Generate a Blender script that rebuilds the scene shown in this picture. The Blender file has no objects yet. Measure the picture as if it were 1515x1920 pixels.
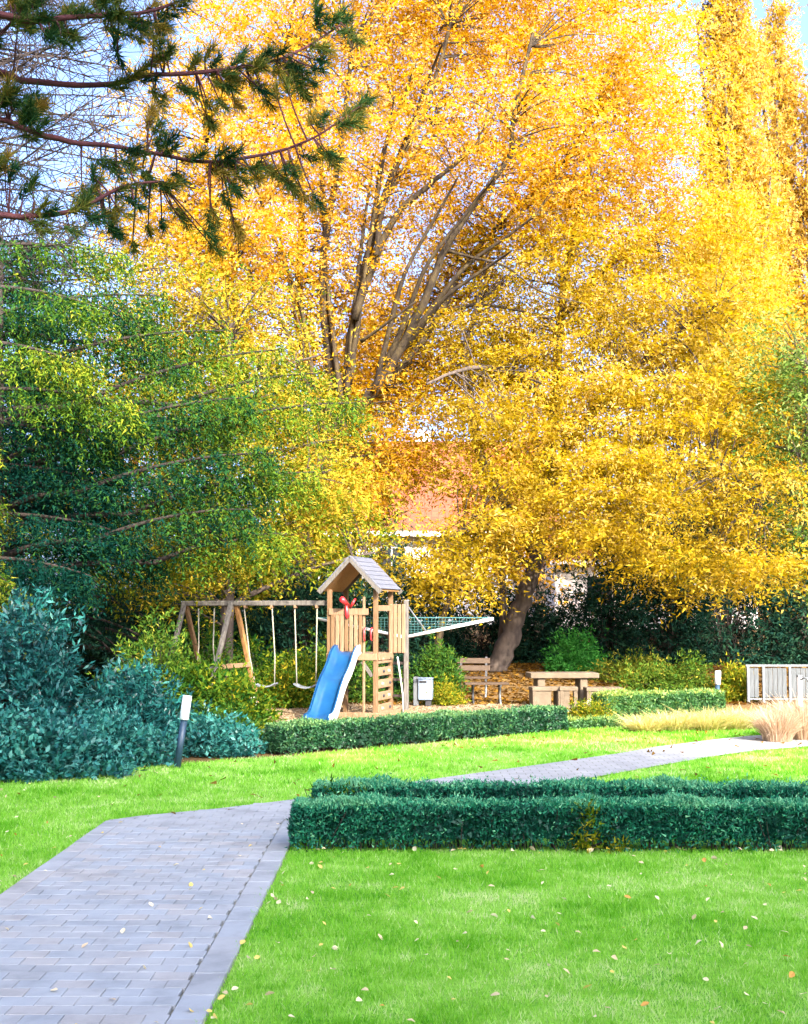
import bpy, bmesh, math, random
import numpy as np

rng = np.random.default_rng(11)
random.seed(5)
scene = bpy.context.scene
COL = scene.collection

# ------------------------------------------------------------------ camera
F, CX, CY, CAMZ = 2400.0, 757.5, 960.0, 2.0
PITCH = math.atan(190 / F)
cam_d = bpy.data.cameras.new('camera')
cam_d.sensor_fit = 'VERTICAL'
cam_d.sensor_height = 24.0
cam_d.lens = 24.0 * F / 1920.0
cam_d.clip_end = 3000
cam_d.clip_start = 0.05
cam = bpy.data.objects.new('camera', cam_d)
cam.location = (0, 0, CAMZ)
cam.rotation_euler = (math.pi / 2 + PITCH, 0, 0)
COL.objects.link(cam)
scene.camera = cam

# ------------------------------------------------------------------ light
SUN = np.array((0.35, -0.80, 0.50)); SUN = SUN / np.linalg.norm(SUN)
EL = math.asin(SUN[2]); AZ = math.atan2(SUN[0], SUN[1])
world = bpy.data.worlds.new('World'); scene.world = world
world.use_nodes = True
wn = world.node_tree
wn.nodes.clear()
sky = wn.nodes.new('ShaderNodeTexSky'); sky.sky_type = 'NISHITA'
sky.sun_disc = False
sky.sun_elevation = EL
sky.sun_rotation = AZ
sky.air_density = 0.36; sky.dust_density = 4.6; sky.ozone_density = 3.6
bg = wn.nodes.new('ShaderNodeBackground'); bg.inputs[1].default_value = 0.15
wo = wn.nodes.new('ShaderNodeOutputWorld')
wn.links.new(sky.outputs[0], bg.inputs[0]); wn.links.new(bg.outputs[0], wo.inputs[0])
sl = bpy.data.lights.new('sun', 'SUN'); sl.energy = 2.0; sl.angle = math.radians(0.55); sl.color = (1.0, 0.90, 0.74)
so = bpy.data.objects.new('sun', sl); COL.objects.link(so)
from mathutils import Vector, Matrix
so.rotation_euler = Vector(SUN).to_track_quat('Z', 'Y').to_euler()
so.location = (10, -20, 30)

vs = scene.view_settings
vs.view_transform = 'Standard'; vs.look = 'None'; vs.gamma = 1.0; vs.use_curve_mapping = False
vs.exposure = 3.1
scene.display_settings.display_device = 'sRGB'
cy = scene.cycles
cy.use_denoising = True
cy.max_bounces = 6; cy.diffuse_bounces = 4; cy.glossy_bounces = 2; cy.transmission_bounces = 4
cy.caustics_reflective = False; cy.caustics_refractive = False
cy.sample_clamp_indirect = 6.0

# ------------------------------------------------------------------ helpers
def at(px, py, Y):
    u = (px - CX) / F; v = (CY - py) / F
    cp, sp = math.cos(PITCH), math.sin(PITCH)
    dy, dz = cp - v * sp, sp + v * cp
    t = Y / dy
    return np.array((u * t, Y, CAMZ + dz * t))

def sstep(a, b, x):
    t = np.clip((x - a) / (b - a), 0, 1)
    return t * t * (3 - 2 * t)

def gz(x, y):
    return 0.55 * sstep(29.0, 35.5, y) + 1.0 * sstep(38, 70, y)

def tag(o, label=None, cat=None, group=None, kind=None):
    if label: o['label'] = label
    if cat: o['category'] = cat
    if group: o['group'] = group
    if kind: o['kind'] = kind
    return o

def empty(name, loc, label, cat, rz=0, group=None):
    o = bpy.data.objects.new(name, None); COL.objects.link(o)
    o.location = loc; o.rotation_euler = (0, 0, rz); o.empty_display_size = 0.2
    return tag(o, label, cat, group)

def link(name, me, mat=None, parent=None, world_geo=False):
    o = bpy.data.objects.new(name, me); COL.objects.link(o)
    if mat is not None:
        for m in (mat if isinstance(mat, (list, tuple)) else [mat]): me.materials.append(m)
    if name in ('branches', 'stems', 'twigs', 'upper_boughs'): o['kind'] = 'stuff'
    if parent is not None:
        o.parent = parent
        if world_geo:                      # geometry given in world coordinates
            o.matrix_parent_inverse = parent.matrix_basis.inverted()
    return o

def np_mesh(name, V, Fq, tint=None, smooth=False):
    V = np.asarray(V, dtype=np.float32); Fq = np.asarray(Fq, dtype=np.int32)
    me = bpy.data.meshes.new(name)
    n, k = Fq.shape
    me.vertices.add(len(V)); me.vertices.foreach_set('co', V.ravel())
    me.loops.add(n * k); me.loops.foreach_set('vertex_index', Fq.ravel())
    me.polygons.add(n); me.polygons.foreach_set('loop_start', np.arange(0, n * k, k, dtype=np.int32))
    if smooth: me.polygons.foreach_set('use_smooth', np.ones(n, dtype=bool))
    me.update(calc_edges=True)
    if tint is not None:
        a = me.attributes.new('tint', 'FLOAT', 'FACE')
        a.data.foreach_set('value', np.asarray(tint, dtype=np.float32))
    return me

def nrm(a):
    return a / np.maximum(np.linalg.norm(a, axis=-1, keepdims=True), 1e-9)

class MB:
    def __init__(self): self.v = []; self.f = []
    def add(self, vs_, fs_):
        b = len(self.v); self.v += [tuple(map(float, p)) for p in vs_]; self.f += [tuple(b + i for i in q) for q in fs_]
    def box(self, c, s, rz=0, rx=0, ry=0, ch=0.0):
        bm = bmesh.new(); bmesh.ops.create_cube(bm, size=1)
        bmesh.ops.scale(bm, vec=s, verts=bm.verts)
        if ch > 0: bmesh.ops.bevel(bm, geom=bm.edges[:], offset=ch, segments=1, affect='EDGES')
        M = Matrix.Translation(c) @ Matrix.Rotation(rz, 4, 'Z') @ Matrix.Rotation(ry, 4, 'Y') @ Matrix.Rotation(rx, 4, 'X')
        bm.verts.index_update()
        self.add([M @ v.co for v in bm.verts], [[v.index for v in f.verts] for f in bm.faces]); bm.free(); return self
    def bar(self, p, q, w, d, ch=0.0, twist=0):
        p, q = Vector(p), Vector(q); L = (q - p).length
        bm = bmesh.new(); bmesh.ops.create_cube(bm, size=1)
        bmesh.ops.scale(bm, vec=(w, d, L), verts=bm.verts)
        if ch > 0: bmesh.ops.bevel(bm, geom=bm.edges[:], offset=ch, segments=1, affect='EDGES')
        M = Matrix.Translation((p + q) / 2) @ (q - p).to_track_quat('Z', 'Y').to_matrix().to_4x4() @ Matrix.Rotation(twist, 4, 'Z')
        bm.verts.index_update()
        self.add([M @ v.co for v in bm.verts], [[v.index for v in f.verts] for f in bm.faces]); bm.free(); return self
    def tube(self, pts, radii, sides=8, cap=True, jit=0.0):
        pts = [Vector(p) for p in pts]; n = len(pts)
        if not hasattr(radii, '__len__'): radii = [radii] * n
        vs_, fs_ = [], []
        x = None
        for i, p in enumerate(pts):
            t = (pts[min(i + 1, n - 1)] - pts[max(i - 1, 0)]).normalized()
            if x is None: x = t.orthogonal().normalized()
            else:
                x = (x - t * x.dot(t)); x = x.normalized() if x.length > 1e-5 else t.orthogonal().normalized()
            y = t.cross(x)
            for k in range(sides):
                a = 2 * math.pi * k / sides
                r = radii[i] * (1 + random.uniform(-jit, jit))
                vs_.append(p + (x * math.cos(a) + y * math.sin(a)) * r)
        for i in range(n - 1):
            for k in range(sides):
                k2 = (k + 1) % sides
                fs_.append((i * sides + k, i * sides + k2, (i + 1) * sides + k2, (i + 1) * sides + k))
        if cap:
            fs_.append(tuple(reversed(range(sides)))); fs_.append(tuple((n - 1) * sides + k for k in range(sides)))
        self.add(vs_, fs_); return self
    def prism(self, outline, y0, y1):      # outline in xz, extruded along y
        n = len(outline)
        vs_ = [(x, y0, z) for x, z in outline] + [(x, y1, z) for x, z in outline]
        fs_ = [tuple(range(n)), tuple(reversed(range(n, 2 * n)))] + [(i, n + i, n + (i + 1) % n, (i + 1) % n) for i in range(n)]
        self.add(vs_, fs_); return self
    def mesh(self, name, smooth=False):
        me = bpy.data.meshes.new(name); me.from_pydata(self.v, [], self.f); me.update()
        bm = bmesh.new(); bm.from_mesh(me); bmesh.ops.recalc_face_normals(bm, faces=bm.faces); bm.to_mesh(me); bm.free()
        if smooth: me.polygons.foreach_set('use_smooth', np.ones(len(me.polygons), dtype=bool))
        return me
    def build(self, name, mat, parent=None, smooth=False, world_geo=False):
        return link(name, self.mesh(name, smooth), mat, parent, world_geo)

# ------------------------------------------------------------------ materials
MATS = {}
def new_mat(name):
    m = bpy.data.materials.new(name); m.use_nodes = True
    nt = m.node_tree; nt.nodes.clear()
    out = nt.nodes.new('ShaderNodeOutputMaterial')
    MATS[name] = m
    return m, nt, out

def ramp(nt, cols, pos=None):
    r = nt.nodes.new('ShaderNodeValToRGB')
    e = r.color_ramp.elements
    n = len(cols)
    pos = pos or [i / (n - 1) for i in range(n)]
    while len(e) < n: e.new(0.5)
    for i in range(n):
        e[i].position = pos[i]; e[i].color = (*cols[i], 1)
    return r

def leaf_mat(name, cols, pos=None, transl=0.4, gloss=0.0, rough=0.5, tcol=1.25, k=1.0):
    cols = [tuple(min(c * k, .95) for c in q) for q in cols]
    m, nt, out = new_mat(name)
    a = nt.nodes.new('ShaderNodeAttribute'); a.attribute_name = 'tint'
    r = ramp(nt, cols, pos); nt.links.new(a.outputs['Fac'], r.inputs[0])
    p = nt.nodes.new('ShaderNodeBsdfPrincipled')
    p.inputs['Roughness'].default_value = rough
    p.inputs['Specular IOR Level'].default_value = gloss
    nt.links.new(r.outputs[0], p.inputs['Base Color'])
    t = nt.nodes.new('ShaderNodeBsdfTranslucent')
    g = nt.nodes.new('ShaderNodeHueSaturation'); g.inputs['Saturation'].default_value = 1.15; g.inputs['Value'].default_value = tcol
    nt.links.new(r.outputs[0], g.inputs['Color']); nt.links.new(g.outputs[0], t.inputs[0])
    mx = nt.nodes.new('ShaderNodeMixShader'); mx.inputs[0].default_value = transl
    nt.links.new(p.outputs[0], mx.inputs[1]); nt.links.new(t.outputs[0], mx.inputs[2]); nt.links.new(mx.outputs[0], out.inputs[0])
    return m

def surf_mat(name, cols, scale=8.0, stretch=(1, 1, 1), rough=0.8, bump=0.3, detail=6, spec=0.3, fine=None, coords='Object', metal=0.0):
    m, nt, out = new_mat(name)
    tc = nt.nodes.new('ShaderNodeTexCoord' if coords != 'Position' else 'ShaderNodeNewGeometry')
    mp = nt.nodes.new('ShaderNodeMapping'); mp.inputs['Scale'].default_value = stretch
    nt.links.new(tc.outputs[coords], mp.inputs[0])
    n = nt.nodes.new('ShaderNodeTexNoise'); n.inputs['Scale'].default_value = scale; n.inputs['Detail'].default_value = detail
    n.inputs['Roughness'].default_value = 0.65
    nt.links.new(mp.outputs[0], n.inputs['Vector'])
    r = ramp(nt, cols, [0.3 + 0.4 * i / (len(cols) - 1) for i in range(len(cols))])
    nt.links.new(n.outputs['Fac'], r.inputs[0])
    p = nt.nodes.new('ShaderNodeBsdfPrincipled')
    p.inputs['Roughness'].default_value = rough; p.inputs['Specular IOR Level'].default_value = spec; p.inputs['Metallic'].default_value = metal
    nt.links.new(r.outputs[0], p.inputs['Base Color'])
    if bump > 0:
        b = nt.nodes.new('ShaderNodeBump'); b.inputs['Strength'].default_value = bump; b.inputs['Distance'].default_value = 0.02
        nt.links.new(n.outputs['Fac'], b.inputs['Height']); nt.links.new(b.outputs[0], p.inputs['Normal'])
    nt.links.new(p.outputs[0], out.inputs[0])
    return m

GOLD = leaf_mat('gold_leaf', [(0.20, 0.10, 0.012), (0.50, 0.25, 0.012), (0.68, 0.38, 0.02), (0.75, 0.47, 0.06), (0.78, 0.56, 0.18)], [0, .25, .5, .75, 1], 0.55, k=.72)
YELLOW = leaf_mat('yellow_leaf', [(0.12, 0.11, 0.012), (0.34, 0.24, 0.014), (0.52, 0.36, 0.02), (0.64, 0.46, 0.05), (0.72, 0.52, 0.14)], [0, .25, .5, .75, 1], 0.52, k=.70)
POPL = leaf_mat('poplar_leaf', [(0.22, 0.13, 0.03), (0.46, 0.29, 0.05), (0.62, 0.42, 0.08), (0.68, 0.50, 0.20)], None, 0.5, k=.82)
LIME = leaf_mat('lime_leaf', [(0.014, 0.065, 0.010), (0.075, 0.165, 0.016), (0.22, 0.25, 0.018), (0.42, 0.34, 0.025), (0.60, 0.42, 0.05)], [0, .3, .55, .8, 1], 0.4, k=.7)
HEML = leaf_mat('hemlock_needle', [(0.004, 0.030, 0.022), (0.022, 0.075, 0.014), (0.085, 0.14, 0.010), (0.20, 0.21, 0.018), (0.30, 0.26, 0.035)], [0, .3, .6, .85, 1], 0.25)
DARKC = leaf_mat('yew_needle', [(0.005, 0.02, 0.015), (0.010, 0.035, 0.022), (0.022, 0.058, 0.028)], None, 0.12)
RHOD = leaf_mat('rhododendron_leaf', [(0.004, 0.034, 0.036), (0.008, 0.068, 0.062), (0.014, 0.12, 0.10), (0.05, 0.20, 0.16)], None, 0.12, 0.28, 0.4)
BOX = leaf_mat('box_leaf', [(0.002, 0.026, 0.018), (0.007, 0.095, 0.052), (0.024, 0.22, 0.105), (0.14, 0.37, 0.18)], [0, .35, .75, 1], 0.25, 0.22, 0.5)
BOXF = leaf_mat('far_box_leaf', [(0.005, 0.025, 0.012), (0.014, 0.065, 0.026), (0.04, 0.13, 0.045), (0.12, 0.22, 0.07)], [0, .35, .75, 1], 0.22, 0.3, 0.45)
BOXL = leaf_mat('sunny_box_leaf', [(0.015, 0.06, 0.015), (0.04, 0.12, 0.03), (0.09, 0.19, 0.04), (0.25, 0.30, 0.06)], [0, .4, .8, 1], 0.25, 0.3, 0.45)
OLIVE = leaf_mat('olive_leaf', [(0.015, 0.055, 0.012), (0.05, 0.11, 0.014), (0.11, 0.16, 0.02), (0.30, 0.26, 0.035)], [0, .4, .8, 1], 0.35)
PINE = leaf_mat('pine_needle', [(0.008, 0.035, 0.018), (0.025, 0.065, 0.018), (0.09, 0.10, 0.018), (0.20, 0.13, 0.025)], [0, .45, .75, 1], 0.15)
GRASS = leaf_mat('grass_blade', [(0.08, 0.29, 0.015), (0.20, 0.44, 0.045), (0.35, 0.54, 0.13), (0.52, 0.56, 0.28)], [0, .4, .8, 1], 0.4)
STRAW = leaf_mat('straw_blade', [(0.30, 0.30, 0.08), (0.56, 0.48, 0.18), (0.72, 0.62, 0.34)], None, 0.4, k=1.0)
PINKG = leaf_mat('pink_grass_blade', [(0.34, 0.24, 0.14), (0.55, 0.40, 0.27), (0.68, 0.54, 0.40)], None, 0.4, k=.95)
LITTER = leaf_mat('litter_leaf', [(0.10, 0.045, 0.012), (0.24, 0.11, 0.02), (0.42, 0.22, 0.035), (0.46, 0.30, 0.10)], None, 0.2, k=.42)
CHIP = leaf_mat('bark_chip', [(0.10, 0.065, 0.035), (0.22, 0.15, 0.085), (0.33, 0.245, 0.14)], None, 0.02)
FL = [leaf_mat('fallen_leaf_%s' % n, [c, c], None, 0.25) for n, c in (('cream', (0.66, 0.56, 0.36)), ('yellow', (0.62, 0.46, 0.14)), ('orange', (0.55, 0.28, 0.08)), ('tan', (0.55, 0.42, 0.26)))]

BARK = surf_mat('grey_bark', [(0.024, 0.018, 0.014), (0.060, 0.045, 0.036), (0.096, 0.072, 0.056)], 7, (1, 1, .25), 0.9, 0.6)
BARKL = surf_mat('pale_bark', [(0.012, 0.008, 0.006), (0.030, 0.020, 0.010), (0.072, 0.051, 0.020)], 5, (1, 1, .35), 0.9, 0.6)
BARKP = surf_mat('pine_bark', [(0.035, 0.010, 0.014), (0.075, 0.022, 0.024)], 10, (1, 1, .4), 0.9, 0.6)
BARKD = surf_mat('dark_twig', [(0.02, 0.015, 0.013), (0.045, 0.032, 0.026)], 10, (1, 1, .4), 0.9, 0.3)
WOOD = surf_mat('pine_wood', [(0.088, 0.046, 0.019), (0.134, 0.077, 0.035), (0.163, 0.100, 0.051)], 9, (6, 6, .6), 0.7, 0.25)
WOODP = surf_mat('pale_plank_wood', [(0.136, 0.074, 0.035), (0.196, 0.119, 0.064), (0.229, 0.148, 0.088)], 9, (6, 6, .6), 0.7, 0.25)
WOODG = surf_mat('weathered_wood', [(0.054, 0.047, 0.041), (0.101, 0.091, 0.077), (0.141, 0.128, 0.111)], 9, (5, 5, .8), 0.85, 0.35)
WOODO = surf_mat('orange_wood', [(0.196, 0.091, 0.028), (0.308, 0.161, 0.056), (0.385, 0.231, 0.098)], 9, (6, 6, .6), 0.7, 0.25)
SHING = surf_mat('roof_board_wood', [(0.054, 0.059, 0.079), (0.088, 0.094, 0.117), (0.122, 0.126, 0.153)], 10, (1.5, 6, 1.5), 0.8, 0.3)
BENCHW = surf_mat('bench_wood', [(0.028, 0.017, 0.008), (0.054, 0.033, 0.019), (0.074, 0.050, 0.030)], 8, (1, 8, 8), 0.75, 0.3)
CONC = surf_mat('concrete', [(0.074, 0.056, 0.035), (0.112, 0.084, 0.053), (0.139, 0.104, 0.068)], 4, (1, 1, 1), 0.9, 0.25)
SLATE = surf_mat('grey_slab', [(0.084, 0.078, 0.078), (0.144, 0.132, 0.126)], 5, (1, 1, 1), 0.9, 0.3)
METAL = surf_mat('galvanised_metal', [(0.071, 0.079, 0.083), (0.100, 0.108, 0.112)], 5, (1, 1, 1), 0.5, 0.05, spec=0.5)
BINM = surf_mat('bin_blue_grey', [(0.151, 0.192, 0.243), (0.184, 0.226, 0.277)], 3, (1, 1, 1), 0.45, 0.04, spec=0.4)
DARKM = surf_mat('dark_metal', [(0.012, 0.03, 0.05), (0.02, 0.05, 0.08)], 5, (1, 1, 1), 0.4, 0.05, spec=0.5)
BLACK = surf_mat('black_metal', [(0.012, 0.012, 0.014), (0.03, 0.03, 0.034)], 5, (1, 1, 1), 0.5, 0.05, spec=0.4)
FENCEB = surf_mat('grey_fence_board', [(0.048, 0.053, 0.054), (0.070, 0.077, 0.078), (0.093, 0.099, 0.099)], 7, (4, 4, .5), 0.85, 0.3)
SEATM = surf_mat('grey_rubber_seat', [(0.10, 0.115, 0.13), (0.16, 0.175, 0.19)], 5, (1, 1, 1), 0.5, 0.05)
WHITE = surf_mat('white_plastic', [(0.74, 0.74, 0.72), (0.82, 0.82, 0.80)], 4, (1, 1, 1), 0.45, 0.03, spec=0.4)
CREAM = surf_mat('cream_plastic', [(0.384, 0.365, 0.320), (0.474, 0.454, 0.410)], 4, (1, 1, 1), 0.5, 0.05)
BLUE = surf_mat('blue_plastic', [(0.003, 0.035, 0.107), (0.006, 0.049, 0.133), (0.010, 0.066, 0.153)], 3, (1, 1, 1), 0.28, 0.03, spec=0.5)
RED = surf_mat('red_plastic', [(0.45, 0.015, 0.02), (0.60, 0.03, 0.035)], 4, (1, 1, 1), 0.35, 0.02, spec=0.5)
ROPE = surf_mat('rope', [(0.187, 0.176, 0.132), (0.286, 0.275, 0.209)], 40, (1, 1, 1), 0.9, 0.4)
NETM = surf_mat('teal_cord', [(0.03, 0.10, 0.10), (0.06, 0.16, 0.15)], 30, (1, 1, 1), 0.9, 0.2)
STONE = surf_mat('tan_stone', [(0.210, 0.168, 0.105), (0.364, 0.315, 0.224)], 6, (1, 1, 1), 0.9, 0.5)
PLASTER = surf_mat('white_plaster', [(0.560, 0.544, 0.512), (0.640, 0.624, 0.600)], 2, (1, 1, 1), 0.9, 0.05)
WALLB = surf_mat('pale_render', [(0.66, 0.66, 0.66), (0.74, 0.74, 0.74)], 2, (1, 1, 1), 0.9, 0.05)
GLASS = surf_mat('dark_window_glass', [(0.02, 0.025, 0.03), (0.04, 0.05, 0.06)], 1, (1, 1, 1), 0.08, 0.0, spec=0.6)
PAV = [surf_mat('paver_%s' % n, [tuple(c * k for c in col) for k in (0.72, 1.0, 1.14)], 2.6, (1, 1, 1), 0.85, 0.25, detail=12, coords='Position')
       for n, col in (('grey', (0.275, 0.285, 0.285)), ('bluish', (0.265, 0.285, 0.295)), ('warm', (0.29, 0.285, 0.272)), ('dark', (0.25, 0.262, 0.264)))]
JOINT = surf_mat('joint_sand', [(0.13, 0.14, 0.10), (0.26, 0.245, 0.20)], 30, (1, 1, 1), 0.95, 0.3)

def roof_tile_mat():
    m, nt, out = new_mat('red_roof_tiles')
    tc = nt.nodes.new('ShaderNodeTexCoord')
    w = nt.nodes.new('ShaderNodeTexBrick'); w.inputs['Scale'].default_value = 1.0
    w.inputs['Brick Width'].default_value = 0.3; w.inputs['Row Height'].default_value = 0.34; w.inputs['Mortar Size'].default_value = 0.02
    w.inputs['Color1'].default_value = (0.17, 0.042, 0.016, 1); w.inputs['Color2'].default_value = (0.20, 0.055, 0.022, 1); w.inputs['Mortar'].default_value = (0.13, 0.032, 0.014, 1)
    nt.links.new(tc.outputs['Object'], w.inputs['Vector'])
    p = nt.nodes.new('ShaderNodeBsdfPrincipled'); p.inputs['Roughness'].default_value = 0.8
    nt.links.new(w.outputs[0], p.inputs['Base Color']); nt.links.new(p.outputs[0], out.inputs[0]); return m
TILE = roof_tile_mat()

def far_path_mat():
    m, nt, out = new_mat('far_paving')
    tc = nt.nodes.new('ShaderNodeTexCoord')
    w = nt.nodes.new('ShaderNodeTexBrick'); w.inputs['Scale'].default_value = 1.0
    w.inputs['Brick Width'].default_value = 0.2; w.inputs['Row Height'].default_value = 0.15; w.inputs['Mortar Size'].default_value = 0.006
    w.inputs['Color1'].default_value = (0.262, 0.27, 0.272, 1); w.inputs['Color2'].default_value = (0.28, 0.285, 0.282, 1); w.inputs['Mortar'].default_value = (0.14, 0.14, 0.12, 1)
    nt.links.new(tc.outputs['Object'], w.inputs['Vector'])
    n = nt.nodes.new('ShaderNodeTexNoise'); n.inputs['Scale'].default_value = 3; n.inputs['Detail'].default_value = 8
    nt.links.new(tc.outputs['Object'], n.inputs['Vector'])
    mx = nt.nodes.new('ShaderNodeMix'); mx.data_type = 'RGBA'; mx.blend_type = 'MULTIPLY'; mx.inputs[0].default_value = 0.6
    r = ramp(nt, [(0.7, 0.7, 0.7), (1.15, 1.13, 1.1)], [0.35, 0.65]); nt.links.new(n.outputs['Fac'], r.inputs[0])
    nt.links.new(w.outputs[0], mx.inputs[6]); nt.links.new(r.outputs[0], mx.inputs[7])
    p = nt.nodes.new('ShaderNodeBsdfPrincipled'); p.inputs['Roughness'].default_value = 0.85
    b = nt.nodes.new('ShaderNodeBump'); b.inputs['Strength'].default_value = 0.5; b.inputs['Distance'].default_value = 0.01
    nt.links.new(w.outputs['Fac'], b.inputs['Height']); b.invert = True
    nt.links.new(b.outputs[0], p.inputs['Normal'])
    nt.links.new(mx.outputs[2], p.inputs['Base Color']); nt.links.new(p.outputs[0], out.inputs[0]); return m
FARP = far_path_mat()

def two_scale(name, cols, s1, s2, bump=0.4):
    m, nt, out = new_mat(name)
    tc = nt.nodes.new('ShaderNodeTexCoord')
    n1 = nt.nodes.new('ShaderNodeTexNoise'); n1.inputs['Scale'].default_value = s1; n1.inputs['Detail'].default_value = 5
    n2 = nt.nodes.new('ShaderNodeTexNoise'); n2.inputs['Scale'].default_value = s2; n2.inputs['Detail'].default_value = 8
    ad = nt.nodes.new('ShaderNodeMath'); ad.operation = 'ADD'
    h = nt.nodes.new('ShaderNodeMath'); h.operation = 'MULTIPLY'; h.inputs[1].default_value = 0.5
    for n in (n1, n2): nt.links.new(tc.outputs['Object'], n.inputs['Vector'])
    nt.links.new(n1.outputs['Fac'], ad.inputs[0]); nt.links.new(n2.outputs['Fac'], ad.inputs[1]); nt.links.new(ad.outputs[0], h.inputs[0])
    r = ramp(nt, cols, [0.35 + 0.3 * i / (len(cols) - 1) for i in range(len(cols))]); nt.links.new(h.outputs[0], r.inputs[0])
    p = nt.nodes.new('ShaderNodeBsdfPrincipled'); p.inputs['Roughness'].default_value = 0.95; p.inputs['Specular IOR Level'].default_value = 0.1
    nt.links.new(r.outputs[0], p.inputs['Base Color'])
    b = nt.nodes.new('ShaderNodeBump'); b.inputs['Strength'].default_value = bump; b.inputs['Distance'].default_value = 0.03
    nt.links.new(n2.outputs['Fac'], b.inputs['Height']); nt.links.new(b.outputs[0], p.inputs['Normal'])
    nt.links.new(p.outputs[0], out.inputs[0]); return m
SOIL = two_scale('leafy_soil', [(0.05, 0.035, 0.02), (0.13, 0.08, 0.03), (0.22, 0.13, 0.05)], 0.6, 14)
LAWN = two_scale('lawn_turf', [(0.06, 0.22, 0.012), (0.14, 0.34, 0.03), (0.24, 0.42, 0.07)], 0.9, 22)
CHIPG = two_scale('wood_chip_ground', [(0.16, 0.115, 0.07), (0.24, 0.18, 0.115), (0.30, 0.235, 0.16)], 1.2, 25)

# ------------------------------------------------------------------ ground
def poly_sheet(name, pts, z, mat, kind='structure', parent=None):
    bm = bmesh.new()
    vs_ = [bm.verts.new((x, y, z)) for x, y in pts]
    f = bm.faces.new(vs_)
    bm.normal_update()
    if f.normal.z < 0: bmesh.ops.reverse_faces(bm, faces=[f])
    bmesh.ops.triangulate(bm, faces=bm.faces[:])
    me = bpy.data.meshes.new(name); bm.to_mesh(me); bm.free()
    return tag(link(name, me, mat, parent), kind=kind)

ys = np.concatenate([np.linspace(-60, 26, 12), np.linspace(28, 80, 40), np.linspace(90, 600, 12)])
xs = np.concatenate([np.linspace(-500, -40, 8), np.linspace(-30, 30, 25), np.linspace(40, 500, 8)])
GX, GY = np.meshgrid(xs, ys); GZ = gz(GX, GY)
V = np.stack([GX, GY, GZ], -1).reshape(-1, 3); nx = len(xs)
Fq = np.array([(j * nx + i, j * nx + i + 1, (j + 1) * nx + i + 1, (j + 1) * nx + i) for j in range(len(ys) - 1) for i in range(nx - 1)])
tag(link('ground', np_mesh('ground', V, Fq, smooth=True), SOIL), kind='structure')

LAWN_POLY = [(-14, -4), (14, -4), (14, 23.2), (9, 23.2), (4.5, 22.9), (3.3, 22.4), (2.6, 21.8), (-1.5, 18.2), (-2.1, 17.9), (-3.05, 17.1), (-4.8, 15.2), (-9, 14.3), (-14, 14)]
PATH_A = [(-2.85, -4), (-0.97, -4), (-0.97, 12.62), (-2.85, 12.62)]
PATH_B = [(-2.85, 12.45), (-0.97, 12.45), (0.6, 13.95), (2.12, 15.5), (2.64, 16.1), (3.5, 17.1), (4.5, 18.2), (5.1, 18.75), (9, 21.0), (14, 23.0), (14, 25.4), (9, 22.9), (5.6, 20.95),
          (5.04, 20.5), (3.79, 19.3), (3.0, 18.3), (1.87, 17.1), (0.54, 15.74), (-1.0, 14.0), (-1.9, 13.2), (-2.57, 12.75)]
BARK_POLY = [(-3.6, 22.6), (-1.2, 21.2), (0.5, 21.2), (2.7, 22.6), (4.6, 24.8), (5.2, 28.2), (2.6, 29.4), (-1, 29.3), (-4, 28)]
tag(poly_sheet('lawn', LAWN_POLY, 0.004, LAWN))
path = poly_sheet('path', PATH_A, 0.008, JOINT)
poly_sheet('far_path', PATH_B, 0.024, FARP)
poly_sheet('wood_chip_floor', BARK_POLY, 0.006, CHIPG)

def inpoly(P, poly):
    x, y = P[:, 0], P[:, 1]; r = np.zeros(len(P), bool); n = len(poly)
    for i in range(n):
        x1, y1 = poly[i]; x2, y2 = poly[(i + 1) % n]
        if y1 == y2: continue
        c = ((y1 > y) != (y2 > y)) & (x < (x2 - x1) * (y - y1) / (y2 - y1) + x1)
        r ^= c
    return r

# pavers: rows across the path, staggered, and an edging course on both sides
pm = []
for i in range(4):
    b = MB().box((0, 0, 0.011), (0.1972, 0.1455, 0.036), ch=0.003); me = b.mesh('paver'); me.materials.append(PAV[i]); pm.append(me)
pe = []
for i in range(4):
    b = MB().box((0, 0, 0.012), (0.172, 0.393, 0.036), ch=0.005); me = b.mesh('edging_paver'); me.materials.append(PAV[i]); pe.append(me)
def put_piece(name, me, x, y, z, rz, parent, sx=1):
    o = bpy.data.objects.new(name, me); COL.objects.link(o); o.parent = parent
    o.location = (x, y, z); o.rotation_euler = (random.gauss(0, .006), random.gauss(0, .006), rz); o.scale = (sx, 1, 1)
    return o
x0, x1 = -2.667, -1.151
def in_b(*q): return inpoly(np.array([[*p] for p in q]), PATH_B).all()
spots = []
y = 4.6; row = 0
while y < 15.5:
    x = x0 - (0.1 if row % 2 else 0.0)
    while x < (x1 - 0.02 if y < 12.55 else 2.0):
        a, b = max(x, x0), min(x + 0.2, x1)
        if y < 12.55:
            if b - a > 0.04: spots.append((y, (a + b) / 2, (b - a) / 0.2))
        elif in_b((x + .02, y - .06), (x + .18, y - .06), (x + .02, y + .06), (x + .18, y + .06)): spots.append((y, x + .1, 1.0))
        x += 0.2
    y += 0.15; row += 1
near = [q for q in spots if q[1] > -.335 * q[0] - .05 and q[0] > 5.9][:300]
rest = MB()
for q in spots:
    if q in near: put_piece('paver', random.choices(pm, (4, 4, 2, 1))[0], q[1], q[0], random.uniform(0.0, 0.004), random.gauss(0, .0025), path, q[2])
    else: rest.box((q[1], q[0], .0125 + random.uniform(0, .003)), (.195 * q[2], .145, .036))
rest.build('paving', PAV[0], path)['kind'] = 'stuff'
y = 5.4
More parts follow.
